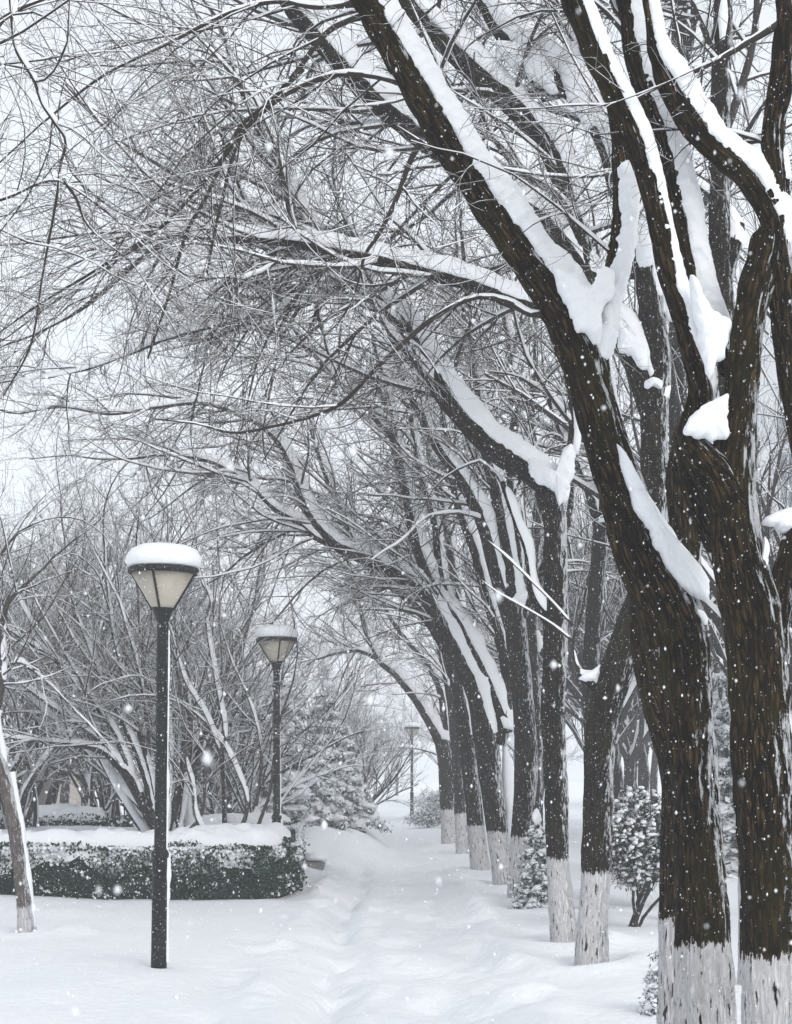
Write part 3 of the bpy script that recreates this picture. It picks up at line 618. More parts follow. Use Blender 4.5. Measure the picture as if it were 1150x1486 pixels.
# trees standing behind the row, to the right
traced('bare_tree', 'upright grey trunk seen between the two nearest trees, snowy stub high up', 12.0,
    [(1092, 1433, 44), (1090, 1200, 38), (1086, 900, 36), (1066, 620, 36), (1050, 450, 35), (1044, 300, 33), (1046, 150, 31), (1050, 0, 28), (1050, -120, 22)],
    [dict(p=[(1046, 420, 26), (1060, 375, 26), (1068, 345, 26), (1070, 325, 22)], snow=.4, sec=0),
     dict(p=[(1044, 270, 12), (1000, 250, 10), (960, 235, 8), (900, 250, 5)], snow=1.6, sec=8, gap=0, bias=(-.3, 0, -.1)),
     dict(p=[(1048, 200, 14), (1075, 130, 12), (1095, 50, 10), (1100, -40, 8)], snow=1.0, sec=8, bias=(.2, 0, .2)),
     dict(p=[(1048, 120, 14), (1030, 60, 12), (1005, 0, 10), (980, -60, 7)], snow=1.0, sec=8),
     dict(p=[(1040, 290, 8), (1000, 262, 7), (950, 250, 5), (915, 268, 3)], snow=1.6, sec=4, gap=0)],
    piles=[[(1062, 300, 8), (1066, 325, 26), (1070, 350, 30), (1072, 360, 10)], (-.15, [(1050, -5, 10), (1050, 25, 15), (1049, 56, 8)])], m=M_BARK2, seed=37, twigs=dict(n1=6, n2=5, n3=2), rough=.6)
traced('bare_tree', 'thinner grey trunk glimpsed at the top between near limbs', 17.0,
    [(985, 1342, 34), (985, 1000, 30), (984, 600, 27), (985, 300, 26), (983, 150, 25), (988, 0, 24), (990, -80, 18)],
    [dict(p=[(984, 250, 14), (960, 150, 12), (930, 50, 10), (900, -50, 7)], snow=1, sec=8), dict(p=[(985, 120, 16), (1005, 40, 14), (1015, -60, 10)], snow=.8, sec=8, bias=(.3, 0, .2)),
     dict(p=[(984, 420, 14), (1010, 320, 12), (1060, 230, 10), (1110, 150, 7)], snow=1, sec=10, bias=(.3, 0, .2))],
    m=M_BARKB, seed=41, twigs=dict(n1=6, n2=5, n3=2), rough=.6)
traced('bare_tree', 'slim dark trunk rising behind the whitewashed tree with the snowy stub', 19.0,
    [(868, 1320, 32), (867, 1200, 28), (858, 1000, 27), (862, 900, 26), (870, 800, 24), (873, 750, 24)],
    [dict(p=[(873, 770, 20), (880, 680, 17), (874, 590, 14), (880, 480, 10), (870, 380, 7)], snow=1, sec=10),
     dict(p=[(872, 770, 16), (850, 700, 13), (820, 640, 11), (790, 560, 8)], snow=1.2, sec=10)],
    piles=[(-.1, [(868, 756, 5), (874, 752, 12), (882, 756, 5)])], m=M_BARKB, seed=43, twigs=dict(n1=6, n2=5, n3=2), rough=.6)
traced('bare_tree', 'slender trunk behind the whitewashed row, left of the straight whitewashed trunk', 24.0,
    [(776, 1279, 24), (778, 1180, 22), (775, 1000, 21), (772, 900, 20), (776, 800, 18)],
    [dict(p=[(776, 810, 15), (782, 700, 13), (772, 600, 11), (778, 500, 8), (770, 400, 5)], snow=.8, sec=12),
     dict(p=[(775, 830, 13), (755, 740, 11), (728, 650, 9), (700, 560, 7), (690, 470, 5)], snow=1.2, sec=12)],
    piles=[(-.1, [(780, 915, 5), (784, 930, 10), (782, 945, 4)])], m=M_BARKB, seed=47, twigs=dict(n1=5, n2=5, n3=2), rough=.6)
# small pale tree at the left edge and the bough hanging in from the top left
traced('young_tree', 'small pale snow-streaked trunk at the left edge in front of the hedge', 15.5,
    [(40, 1363, 32), (37, 1320, 26), (32, 1270, 25), (25, 1220, 24), (14, 1160, 22), (3, 1110, 18), (-10, 1060, 15)],
    [dict(p=[(-8, 1068, 12), (-2, 1020, 11), (4, 980, 10), (3, 930, 9), (10, 880, 7), (30, 855, 6), (52, 835, 4)], snow=1.2, sec=9, lo=.3, hi=.6, bias=(.3, 0, .3), len=.6),
     dict(p=[(6, 1115, 9), (-8, 1020, 8), (0, 985, 7), (25, 960, 5), (50, 975, 4)], snow=1.2, sec=6, bias=(.3, 0, .2), len=.6),
     dict(p=[(6, 960, 6), (-10, 890, 6), (-10, 830, 5), (20, 780, 4), (50, 760, 3)], snow=.8, sec=9, bias=(.3, 0, .3), len=.6),
     dict(p=[(10, 1150, 5), (-12, 1120, 5), (-40, 1090, 4)], snow=1, sec=3, len=.5)],
    piles=[(-.05, [(48, 1352, 10), (56, 1358, 8), (62, 1364, 4)]), (.0, [(18, 1120, 8), (30, 1200, 12), (40, 1280, 13), (46, 1350, 14)])], m=M_BARKP, mt=M_TWIGB, seed=53, twigs=dict(n1=5, n2=4, n3=1, droop=.1, lean=(.1, 0, .1)), rough=.8)
traced('bare_tree', 'dark bough with snow on its bends hanging in from the top left corner', 6.0,
    [(-260, 1700, 90), (-262, 1300, 84), (-250, 800, 76), (-230, 400, 66), (-200, 150, 50), (-150, 0, 36)],
    [dict(p=[(-160, 20, 24), (-80, -60, 16), (-10, -60, 11), (14, -20, 9), (20, 40, 8), (26, 75, 7), (50, 115, 7), (62, 150, 6), (82, 180, 6), (96, 205, 5), (88, 240, 4), (82, 290, 4), (62, 400, 3), (45, 500, 3), (5, 575, 2)], snow=.9, sec=8, t0=.35, bias=(.1, 0, -.4), len=.5, lo=.3, hi=.6),
     dict(p=[(-170, 120, 18), (-60, 90, 9), (0, 30, 6), (60, 0, 5), (130, -20, 4)], snow=.8, sec=9, bias=(.4, 0, -.2), len=.6),
     dict(p=[(-180, 300, 18), (-60, 290, 9), (0, 290, 5), (70, 262, 4), (110, 275, 3), (170, 320, 2)], snow=.8, sec=9, bias=(.4, 0, -.2), len=.6),
     dict(p=[(92, 260, 5), (100, 272, 5), (112, 290, 4), (130, 330, 3), (190, 380, 2)], snow=1.5, sec=3, len=.4)],
    m=M_BARK, seed=59, twigs=dict(n1=5, n2=4, n3=1, droop=-.3, lean=(.1, 0, 0), zmin=2.9))

# ------------------------------------------------------------------ grown trees for the background (one of each kind, then copies)
def grown_tree(name, label, cat, seed, H=8.5, trunk_h=2.0, r=.15, nl=5, spread=.55, m=M_BARKB, mt=M_TWIGB, n=(9, 6, 4), lean=(0, 0, 0), multi=False, group=None, kr=(.45, .75), snow=1.5, up=.5, sk=1.45):
    rs = RS(seed); t = Thing(name, label, cat, (0, 0, 0), group)
    if not multi:
        C = [np.array([0, 0, -.2]), np.array([0, 0, .5]), np.array([rs.randn() * .06, rs.randn() * .06, trunk_h * .6]), np.array([rs.randn() * .12, rs.randn() * .12, trunk_h])]
        A = Acc(); P, R, s = resample(C, [r * 1.25, r, r * .95, r * .9], .12); tube(A, P, R, s, 12, .5, seed); t.part('trunk', A, m)
        top = C[-1]
        S0 = np.repeat(top[None], nl, 0) - np.array([0, 0, 1])[None] * rs.uniform(0, .35, nl)[:, None] * trunk_h * .4
    else:
        S0 = rs.randn(nl, 3) * [.18, .18, 0] + [0, 0, -.1]
    a = np.linspace(0, 2 * np.pi, nl, endpoint=False) + rs.rand(nl) * .9
    sp = spread * rs.uniform(.5, 1.3, nl)
    D0 = np.stack([np.cos(a) * sp, np.sin(a) * sp, np.ones(nl)], 1) + np.asarray(lean)
    L0 = (H - (0 if multi else trunk_h)) * rs.uniform(.7, 1.05, nl)
    R0 = np.full(nl, r * (.55 if not multi else 1.0)) * rs.uniform(.6, 1.1, nl)
    A = Acc(); Sn = Acc()
    P, R = grow(rs, S0, D0, L0, R0, 12, .10, (0, 0, up * .4), .18, .5)
    LA = Acc(); tubes(LA, P, R, 8)
    snow_tubes(Sn, rs, P, R, 1.0, sk, 6)
    lb = t.part('limbs' if False else 'bough', LA, m)
    t.sub(lb, 'snow', Sn, M_SNOW)
    Lc = L0; A = Acc(); Sn = Acc()
    for lev, (per, S, fr) in enumerate(((n[0], 8, snow), (n[1], 6, snow * .8), (n[2], 4, snow * .4))):
        if per == 0: continue
        pos, D, l, rr = kids(rs, P, R, Lc, per, (18, 48), kr, .55, .15, (0, 0, 1), .5 + up, .55)
        rr = np.maximum(rr, .0028); P, R = grow(rs, pos, D, l, rr, S, .13, (0, 0, up * .25), .4, .5)
        tubes(A, P, R, 3); snow_tubes(Sn, rs, P, R, fr, sk); Lc = l
    c = t.part('crown', A, mt); t.sub(c, 'snow', Sn, M_SNOW)
    return t.o
def place(proto, used, x, y, sc_, rz, label, group, z=None):
    o = proto if id(proto) not in used else copy_tree(proto)
    used.add(id(proto))
    o.location = (x, y, g1(x, y) - .03 if z is None else z); o.scale = (sc_, sc_, sc_); o.rotation_euler = (0, 0, rz)
    o['label'] = label
    if group: o['group'] = group
    return o
USED = set()
G_FAR = 'hazy bare trees beyond the path'
protos = [grown_tree('bare_tree', 'x', 'tree', 101 + k, H=8.6 + k * .5, trunk_h=1.9 + .3 * k, r=.14, nl=5 + k % 2, spread=.62, n=(11, 7, 4)) for k in range(3)]
rs = RS(77)
# right-hand rows beyond the avenue
k = 0
for x, y in ((4.2, 17), (5.4, 23), (3.6, 27), (6.6, 30), (4.6, 35), (3.4, 41), (6.0, 44), (7.8, 38), (8.5, 52), (5.0, 55), (9.6, 27), (11, 44), (5.5, 37), (6.1, 39.5), (6.3, 42), (7.1, 45), (6.5, 48), (7.7, 49)):
    lab = 'snowy bare tree standing in the haze behind the whitewashed row at right' if y > 32 else 'grey bare tree partly hidden behind the right-hand whitewashed trunks'
    place(protos[k % 3], USED, x + rs.randn() * .2, y, rs.uniform(.9, 1.15), rs.rand() * 6.3, lab, 'bare trees behind the whitewashed row' if y > 32 else 'grey trees close behind the whitewashed row'); k += 1
# closing the view along the path, both sides
fr = [grown_tree('bare_tree', 'x', 'tree', 141 + q, H=8.0 + q, trunk_h=2.0, r=.13, nl=6, spread=.6, n=(10, 7, 3), snow=2.0, sk=1.9) for q in range(2)]
for x, y in ((2.6, 52), (3.2, 62), (4.2, 74), (2.6, 98), (-2.6, 80), (-4.2, 68), (-.8, 122), (6.5, 84), (-5.2, 90), (4.6, 110), (-3.2, 106), (8, 100), (-8, 76), (-6.5, 115), (12, 70)):
    place(fr[k % 2], USED, x + rs.randn() * .3, y, rs.uniform(.85, 1.1), rs.rand() * 6.3, 'pale bare tree fading into the haze at the far end of the path', G_FAR); k += 1
# tall trees left behind the thicket
for x, y in ((-4.6, 36), (-7.4, 38), (-9.4, 45), (-5.8, 47), (-12, 40), (-8.0, 58), (-11.5, 56), (-15, 52)):
    place(protos[k % 3], USED, x + rs.randn() * .3, y, rs.uniform(.85, 1.05), rs.rand() * 6.3, 'grey snow-dusted tree in the woods behind the hedge at left', 'trees in the woods behind the left hedge'); k += 1
# dark leaning trunks visible at far left under the thicket
tl = grown_tree('bare_tree', 'x', 'tree', 131, H=6.5, trunk_h=1.6, r=.11, nl=4, spread=.8, n=(10, 6, 3))
for x, y, q in ((-6.9, 31.5, 'dark forked trunk left of the thicket under the low branches'), (-6.2, 32.5, 'dark slanting trunk right of the forked one behind the low hedge'), (-5.5, 30.5, 'snow-streaked slanting trunk close behind the multi-stemmed shrub'), (-7.6, 30, 'snow-edged leaning trunk near the left edge behind the low hedge')):
    place(tl, USED, x, y, 1.0, rs.rand() * 6.3, q, None)

# multi-stemmed shrubs in the bed
sh = [grown_tree('tall_shrub', 'x', 'shrub', 151 + k, H=5.4, r=.052, nl=12 + 2 * k, spread=.60, n=(8, 5, 3), multi=True, up=.75, kr=(.35, .6), snow=2.0, sk=1.9) for k in range(2)]
spots = [(-3.45, 23.6, 1.0, 'big multi-stemmed shrub fanning out left above the hedge behind the nearest lamp'), (-6.2, 25.2, .95, 'tall bare shrub at the far left above the low hedge'),
         (-5.2, 28.5, 1.05, 'bare shrub between the fanning shrub and the woods'), (-3.2, 29.0, .9, 'bare shrub behind the nearest lamp post, left of the conifers'),
         (-8.2, 27.5, 1.0, 'bare shrub at the left edge behind the pale young tree'), (-4.4, 31.0, 1.0, 'tall grey shrub rising behind the lamp head')]
for k, (x, y, s_, lab) in enumerate(spots):
    place(sh[k % 2], USED, x, y, s_, k * 1.7, lab, None)
# slender stems right of the lamp, traced
def S(px, py, wd, dd=0): return (px, py, wd, dd)
traced('slender_shrub', 'slender bare stems rising from the bed between the two nearer lamps', 22.3,
    [(326, 1216, 9), (326, 1170, 8), (324, 1120, 8), (322, 1090, 8)],
    [dict(p=[(322, 1095, 7), (326, 1060, 6), (312, 980, 6), (300, 900, 5), (306, 870, 4), (290, 835, 3), (285, 780, 2)], snow=1.0, sec=9, bias=(0, 0, .3), lo=.3, hi=.6),
     dict(p=[(322, 1100, 6), (300, 1040, 5), (270, 990, 4), (255, 940, 3)], snow=1.3, sec=6, bias=(0, 0, .3)),
     dict(p=[(345, 1214, 8), (358, 1180, 7), (356, 1150, 6), (340, 1110, 5), (322, 1075, 5), (300, 1050, 4)], snow=1.2, sec=6, bias=(0, 0, .3)),
     dict(p=[(370, 1216, 7), (378, 1190, 6), (392, 1150, 5), (398, 1100, 5), (405, 1050, 4), (425, 990, 3), (432, 950, 2)], snow=.8, sec=6, bias=(.2, 0, .3)),
     dict(p=[(298, 1214, 8), (284, 1180, 7), (280, 1140, 6), (270, 1100, 6), (275, 1060, 5), (290, 1000, 4)], snow=1.0, sec=8, bias=(0, 0, .3)),
     dict(p=[(262, 1208, 6), (285, 1195, 6), (296, 1165, 5), (300, 1110, 5), (318, 1050, 4)], snow=1.0, sec=6, bias=(0, 0, .3)),
     dict(p=[(372, 1170, 5), (380, 1100, 5), (370, 1040, 4), (355, 1000, 3)], snow=.8, sec=5, bias=(0, 0, .3))],
    m=M_BARKB, mt=M_TWIGB, seed=61, twigs=dict(n1=5, n2=4, n3=1, droop=.3, lean=(0, 0, .1)), cat='shrub')
traced('tall_shrub', 'thick snow-lined stems slanting up left from the bed behind the nearest lamp', 23.0,
    [(238, 1216, 23), (222, 1190, 20), (206, 1160, 19), (190, 1130, 18)],
    [dict(p=[(205, 1160, 15), (180, 1120, 14), (150, 1090, 12), (110, 1080, 10), (60, 1075, 7), (15, 1070, 5), (-20, 1060, 4)], snow=.75, sec=12, gap=0, bias=(-.2, 0, .5)),
     dict(p=[(195, 1135, 14), (160, 1090, 12), (120, 1055, 10), (70, 1020, 9), (30, 990, 7), (-10, 960, 5)], snow=.75, sec=14, gap=0, bias=(-.1, 0, .5)),
     dict(p=[(192, 1130, 12), (170, 1070, 12), (130, 1010, 10), (85, 960, 9), (40, 930, 6), (0, 905, 4)], snow=.75, sec=14, gap=0, bias=(0, 0, .5)),
     dict(p=[(225, 1195, 14), (212, 1130, 12), (190, 1070, 11), (160, 1010, 10), (130, 940, 7), (105, 870, 5), (95, 800, 3)], snow=.7, sec=12, bias=(0, 0, .5)),
     dict(p=[(232, 1205, 12), (222, 1140, 11), (205, 1070, 10), (185, 1000, 8), (165, 920, 7), (155, 840, 5), (150, 760, 3)], snow=.7, sec=12, bias=(0, 0, .5)),
     dict(p=[(240, 1210, 11), (244, 1150, 10), (246, 1080, 9), (240, 1010, 8), (235, 930, 6), (225, 850, 4)], snow=.6, sec=10, bias=(0, 0, .5), lo=.3, hi=.6)],
    m=M_BARKB, mt=M_TWIGB, seed=67, twigs=dict(n1=6, n2=5, n3=2, droop=.35, lean=(0, 0, .1)), cat='shrub')

# ------------------------------------------------------------------ hedges
def leaves(acc, rs, pts, size=.03, aspect=.5):
    n = len(pts); d = norm(rs.randn(n, 3)); e = norm(np.cross(d, rs.randn(n, 3))); s = size * rs.uniform(.6, 1.3, n)[:, None]
    a = d * s; b = e * s * aspect
    V = np.stack([pts - a, pts + b, pts + a, pts - b], 1); acc.add(V, np.arange(n * 4).reshape(-1, 4))
def hedge(name, label, path, depth, z0, z1, seed, nleaf=14000, cap=.16, leafsize=.032, ragged=.12):
    """path: front/right edge line in plan [(x,y)...]; the body lies behind it"""
    rs = RS(seed); path = np.array(path, float); t = Thing(name, label, 'hedge', (path[:, 0].mean(), path[:, 1].mean() + depth / 2, z0))
    P, _, s = resample(np.c_[path, path[:, 0] * 0], np.ones(len(path)), .08); P = P[:, :2]
    T = norm(np.gradient(P, axis=0)); I = np.stack([-T[:, 1], T[:, 0]], 1)      # inward = left of walking direction
    n = len(P)
    # woody core: closed profile swept along the path
    prof = [(.06, z0 - .1), (.05, z0 + (z1 - z0) * .5), (.08, z1 - .08), (.2, z1 - .02), (depth - .2, z1 - .02), (depth - .05, z1 - .1), (depth - .05, z0 - .1)]
    def sweep(acc, prof, rough, sd):
        m = len(prof); V = np.zeros((n, m, 3))
        for q, (a, z) in enumerate(prof):
            V[:, q, :2] = P + I * a; V[:, q, 2] = z
        nz = vn(V * 7, sd) - .5; nz2 = vn(V * 2.0, sd + 1) - .5; V += (nz * rough + nz2 * rough * 1.2)[..., None] * np.array([.4, 1, 1])
        i = np.arange(n - 1)[:, None]; j = np.arange(m - 1)[None]
        acc.add(V, np.stack([i * m + j, (i + 1) * m + j, (i + 1) * m + j + 1, i * m + j + 1], -1).reshape(-1, 4))
        for e in (0, n - 1):
            c = V[e].mean(0); k = acc.n; acc.add(np.vstack([V[e], c]), None, [[a, (a + 1) % m, m] for a in range(m)])
    A = Acc(); sweep(A, prof, .06, seed); core = t.part('hedge_core', A, flat('hedge_shade', (.015, .024, .017), .9, .5, 30.0))
    A = Acc(); u = rs.rand(nleaf) * (n - 1); i = u.astype(int).clip(0, n - 2); g = (u - i)[:, None]; B = P[i] * (1 - g) + P[i + 1] * g
    bulge = (vn(np.c_[B * 2.5, rs.rand(nleaf) * 2], seed + 3) - .5)
    zz = z0 + (z1 - z0) * rs.rand(nleaf) ** .9 + .03; zz = zz - .10 * sstep(.8, 1, u / n) * (zz - z0) / (z1 - z0); off = rs.normal(.03, .05, nleaf) + bulge * .16 + .10 * ((zz - z0) / (z1 - z0)) ** 4
    pts = np.c_[B + I[i] * off[:, None], zz]; leaves(A, rs, pts, leafsize)
    # top fringe poking through the snow
    nf = nleaf // 7; u = rs.rand(nf) * (n - 1); i = u.astype(int).clip(0, n - 2); g = (u - i)[:, None]; B = P[i] * (1 - g) + P[i + 1] * g; off = np.abs(rs.normal(.02, .12, nf)); hh = vn(np.c_[B * 3, off * 0], seed + 6)
    pts = np.c_[B + I[i] * off[:, None], z1 + rs.rand(nf) ** 2 * .16 * hh - off * .1]; leaves(A, rs, pts, leafsize)
    t.part('foliage', A, M_LEAF, False)
    # snow: cap over the top plus loose clots caught on the leaves
    A = Acc(); m = 14; V = np.zeros((n, m, 3)); aa = np.linspace(0, 1, m)
    for q, a in enumerate(aa):
        off = .05 + (depth - .1) * a; V[:, q, :2] = P + I * off; edge = min(a, 1 - a) * depth / .26
        V[:, q, 2] = z1 - .07 + (cap + .05) * math.sqrt(min(1, max(0, edge * (2 - min(edge, 2) ) if edge < 1 else 1)))
    sag = .12 * sstep(.80, 1, s / s[-1]); V[:, :, 2] -= sag[:, None]; V[:, :, 2] += (vn(V * [5, 5, 0], seed + 8) - .5) * ragged * 1.4 + (vn(V * [1.2, 1.2, 0], seed + 9) - .5) * ragged
    fr = 1.5 * vn(np.c_[P * 5, P[:, 0] * 0], seed + 10) * .7 + vn(np.c_[P * 12, P[:, 0] * 0], seed + 12) * .5; V[:, 0, 2] -= .20 * fr; V[:, 0, :2] -= I * .03; V[:, 1, 2] -= .08 * fr; V[:, 1, :2] -= I * .05
    ii = np.arange(n - 1)[:, None]; j = np.arange(m - 1)[None]
    A.add(V, np.stack([ii * m + j, (ii + 1) * m + j, (ii + 1) * m + j + 1, ii * m + j + 1], -1).reshape(-1, 4))
    ns = nleaf // 4; u = rs.rand(ns) * (n - 1); i = u.astype(int).clip(0, n - 2); g = (u - i)[:, None]; B = P[i] * (1 - g) + P[i + 1] * g
    zz = z1 - (z1 - z0) * rs.rand(ns) ** 3.0 + .03; off = rs.normal(-.01, .045, ns)
    keep = vn(np.c_[B * 3.5, zz * 8], seed + 13) > .50; pts = np.c_[B + I[i] * off[:, None], zz][keep]
    leaves(A, rs, pts, leafsize * .8, .9)
    t.part('snow', A, M_SNOW, True)
    return t
hedge('clipped_hedge', 'long dark green clipped hedge capped with snow, behind the nearest lamp post',
      [(-12, 20.0), (-9, 20.0), (-6, 20.05), (-3.5, 20.1), (-2.2, 20.15), (-1.72, 20.4), (-1.42, 20.95), (-1.40, 22.0), (-1.50, 23.5), (-1.62, 25.2)], .95, .02, .66, 201, 60000, .23, .028)
hedge('clipped_hedge', 'low thin strip of hedge sunk in snow behind the long hedge at left',
      [(-12, 25.6), (-8, 25.6), (-5.5, 25.7), (-4.6, 25.8), (-4.35, 26.2)], 3.2, .55, .88, 205, 12000, .16, .028, .12)
hedge('clipped_hedge', 'small rounded hedge around the foot of the second lamp post',
      [(-2.7, 24.6), (-2.1, 24.5), (-1.72, 24.8), (-1.62, 25.6), (-1.66, 27.0)], .85, .30, .78, 209, 14000, .20, .028, .10)

# ------------------------------------------------------------------ lamp posts
def lamp(x, y, label, H=3.38, rz=0.0):
    z = g1(x, y); t = Thing('street_lamp', label, 'street lamp', (x, y, z - .02), 'conical park lamps beside the path')
    A = Acc(); lathe(A, [(.0, -.1), (.066, -.1), (.064, .10), (.062, .90), (.072, .905), (.074, .935), (.064, .955), (.050, .975), (.049, 1.6), (.046, H - .56), (.058, H - .53), (.062, H - .51), (.085, H - .455), (.10, H - .44), (.0, H - .44)], x, y, 28, z); t.part('pole', A, M_BLACK)
    A = Acc(); lathe(A, [(.09, H - .44), (.265, H - .155), (.0, H - .15)], x, y, 40, z); t.part('lamp_shade', A, M_GLASS)
    A = Acc(); lathe(A, [(.270, H - .165), (.288, H - .16), (.292, H - .125), (.285, H - .115), (.0, H - .10)], x, y, 40, z); t.part('rim', A, M_BLACK)
    for k in range(4):
        a = math.radians(-100 + rz + 90 * k); A = Acc()
        p0 = np.array([x + .094 * math.cos(a), y + .094 * math.sin(a), z + H - .445]); p1 = np.array([x + .272 * math.cos(a), y + .272 * math.sin(a), z + H - .155])
        P, R, s = resample([p0, p1], [.010, .010], .1); tube(A, P, R, s, 6); t.part('rib', A, M_BLACK)
    A = Acc(); pr = [(0, -.11), (.25, -.115), (.292, -.10), (.302, -.06), (.298, -.02), (.27, .03), (.20, .062), (.10, .075), (.0, .078)]
    lathe(A, [(r, H + q) for r, q in pr], x, y, 40, z)
    V = A.v[0]; V += ((vn(V * 7, 5) - .5) * .035)[:, None] * (V[:, 2:3] > z + H - .09); t.part('snow', A, M_SNOW)
    # snow blown against the right side of the pole
    A = Acc(); zz = np.linspace(.05, H - .62, 90); P = np.c_[x + .040 + .012 * (vn(np.c_[zz * 6, zz * 0, zz * 0], 6) - .3), np.full(90, y + .016), z + zz]
    R = np.where(zz < .94, .030, .020) * (.75 + .5 * vn(np.c_[zz * 12, zz * 0, zz * 0 + x], 8)); P[zz < .94, 0] += .010
    tube(A, P, R, zz, 10); t.part('snow_strip', A, M_SNOW)
    t.o.rotation_euler = (0, .012 if y < 15 else 0, 0)
    return t
lamp(-1.94, 12.96, 'nearest black lamp post with frosted cone shade and a thick cap of snow', 3.38)
lamp(-1.68, 22.3, 'second lamp post behind the hedge corner, snow-capped cone shade', 3.56, 25)
lamp(.59, 59.0, 'small far lamp post fading in the haze beside the path', 3.5, 10)

# ------------------------------------------------------------------ conifers and snowy bushes
def conifer(name, label, x, y, H, Rb, seed, z=None, nb=9, needle=.05, dens=90, frost=.95):
    rs = RS(seed); z = g1(x, y) if z is None else z; t = Thing(name, label, 'conifer', (x, y, z))
    A = Acc(); P, R, s = resample([(x, y, z - .1), (x + .02, y, z + H * .5), (x, y, z + H * .97)], [.03 * H * .5, .02 * H * .5, .008], .1); tube(A, P, R, s, 7); t.part('trunk', A, M_BARKB)
    A = Acc(); Sn = Acc(); k = 0
    for lv in range(nb):
        f = lv / nb; zc = z + H * (.06 + .9 * f); L = Rb * (1 - f) ** .8 + .06; m = max(4, int(9 * (1 - f) + 4))
        for q in range(m):
            a = 2 * math.pi * (q + rs.rand() * .8) / m + lv; l = L * rs.uniform(.75, 1.15); tt = np.linspace(0, 1, 9)
            dr = .22 + .18 * rs.rand(); c = np.c_[x + math.cos(a) * l * tt, y + math.sin(a) * l * tt, zc + rs.randn() * .06 + l * (.15 * tt - dr * tt ** 2 * 1.3)]
            nn = int(dens * l / .6) + 20; u = rs.rand(nn) ** .7; ii = (u * 8).astype(int).clip(0, 7)
            wd = l * .24 * np.sin(np.pi * np.clip(u, .08, .95)) + .03
            pts = c[ii] + (c[ii + 1] - c[ii]) * (u * 8 - ii)[:, None] + rs.randn(nn, 3) * wd[:, None] * [.6, .6, .22] - [0, 0, .02]
            leaves(A, rs, pts, needle, .22)
            for w_ in range(3 + int(l > .4) * 3):
                u0 = rs.uniform(.35, .95); p = c[int(u0 * 8)]
                blob(Sn, p + [0, 0, .045 * l + .01], l * rs.uniform(.08, .20) + .012, l * rs.uniform(.08, .18) + .012, l * rs.uniform(.04, .10) + .014, k, 11, 8, .5, rs.randn() * .25, 2.6, .5)
                k += 1
    blob(Sn, (x, y, z + H), .07 * Rb + .04, .07 * Rb + .04, .10, k, 9, 6, .2)
    Vn = np.concatenate(A.v).reshape(-1, 4, 3); pick = rs.rand(len(Vn)) < frost; leaves(Sn, rs, Vn[pick].mean(1) + [0, 0, needle * .3], needle * .95, .6)
    f = t.part('foliage', A, M_NEEDLE, False); t.sub(f, 'snow', Sn, M_SNOW)
    return t
conifer('conifer', 'large snow-laden conifer behind the second lamp post', -2.35, 33.0, 3.7, 1.35, 301, nb=12, needle=.07)
conifer('conifer', 'snowy conifer right of the second lamp post, lower than its neighbour', -1.55, 36.0, 3.1, 1.15, 303, nb=10, needle=.07)
conifer('conifer', 'snow-covered conifer left of the second lamp post behind slender stems', -3.6, 32.0, 3.0, 1.3, 305, nb=10, needle=.07)
conifer('small_conifer', 'small bushy conifer with snow clumps beside the straight whitewashed trunk', 1.72, 19.4, 1.10, .25, 307, nb=9, needle=.03, dens=190, frost=.3)
conifer('small_conifer', 'tiny dark conifer peeking out low behind the nearest leaning trunk', 1.84, 10.6, .40, .16, 309, nb=6, needle=.022, dens=110)
conifer('conifer', 'snowy conifer glimpsed in the gap between the two nearest trunks', 5.1, 24.5, 3.4, 1.0, 311, nb=10, needle=.06)
def bush(name, label, x, y, W, H, zlo, seed, n=2600, stems=5, twig=True, leafc=M_TWIGB):
    rs = RS(seed); z = g1(x, y); t = Thing(name, label, 'bush', (x, y, z))
    A = Acc(); k = stems; a = rs.rand(k) * 6.28
    P, R = grow(rs, np.c_[rs.randn(k, 2) * .03 + [x, y], np.full(k, z - .05)], np.c_[np.cos(a) * .35, np.sin(a) * .35, np.ones(k)], np.full(k, H * .9), np.full(k, .012 + .006 * H), 8, .12, (0, 0, .2), .4, .3)
    tubes(A, P, R, 6); st = t.part('stem', A, M_BARKB)
    cz = z + (H + zlo) / 2; hz = (H - zlo) / 2
    d = norm(rs.randn(n, 3)); rr = rs.rand(n) ** .45; lump = .7 + .6 * vn(d * 2.3 + seed, seed); c = np.array([x, y, cz]) + d * (rr * lump)[:, None] * [W / 2, W / 2, hz]
    A = Acc(); P, R = grow(rs, c - d * .06, d + rs.randn(n, 3) * .7, np.full(n, .16) * (W ** .5), np.full(n, .0035), 3, .35); tubes(A, P, R, 3)
    f = t.part('crown', A, M_TWIGB); leaves(A := Acc(), rs, c[: n // 2] + rs.randn(n // 2, 3) * .03, .026, .5); t.part('foliage', A, M_NEEDLE, False)
    Sn = Acc()
    sel = rs.rand(n) < .42
    for q, p in enumerate(c[sel]):
        s_ = rs.uniform(.008, .034) * (W ** .5); blob(Sn, p + [0, 0, .02], s_ * rs.uniform(.7, 1.5), s_ * 1.1, s_ * rs.uniform(.5, 1.0), q % 97, 7, 5, .5, rs.randn() * .5, 2.6, .3)
    t.sub(f, 'snow', Sn, M_SNOW)
    return t
bush('snowy_bush', 'snow-covered bush on thin stems right of the leaning whitewashed trunk', 2.44, 16.2, 1.0, 1.40, .42, 321, 4200)
bush('snowy_bush', 'second snowy bush farther back behind the thin-stemmed one', 3.05, 20.0, .95, 1.45, .2, 323, 2600)
bush('snowy_bush', 'rounded snow-heaped bush beside the far lamp, left of the farthest whitewashed tree', 1.55, 56, 2.0, 1.15, .1, 325, 1700, 5)
bush('snowy_bush', 'low snow-heaped bush at the foot of the farthest whitewashed tree', 1.0, 50, 1.5, .55, .0, 327, 1100, 4)
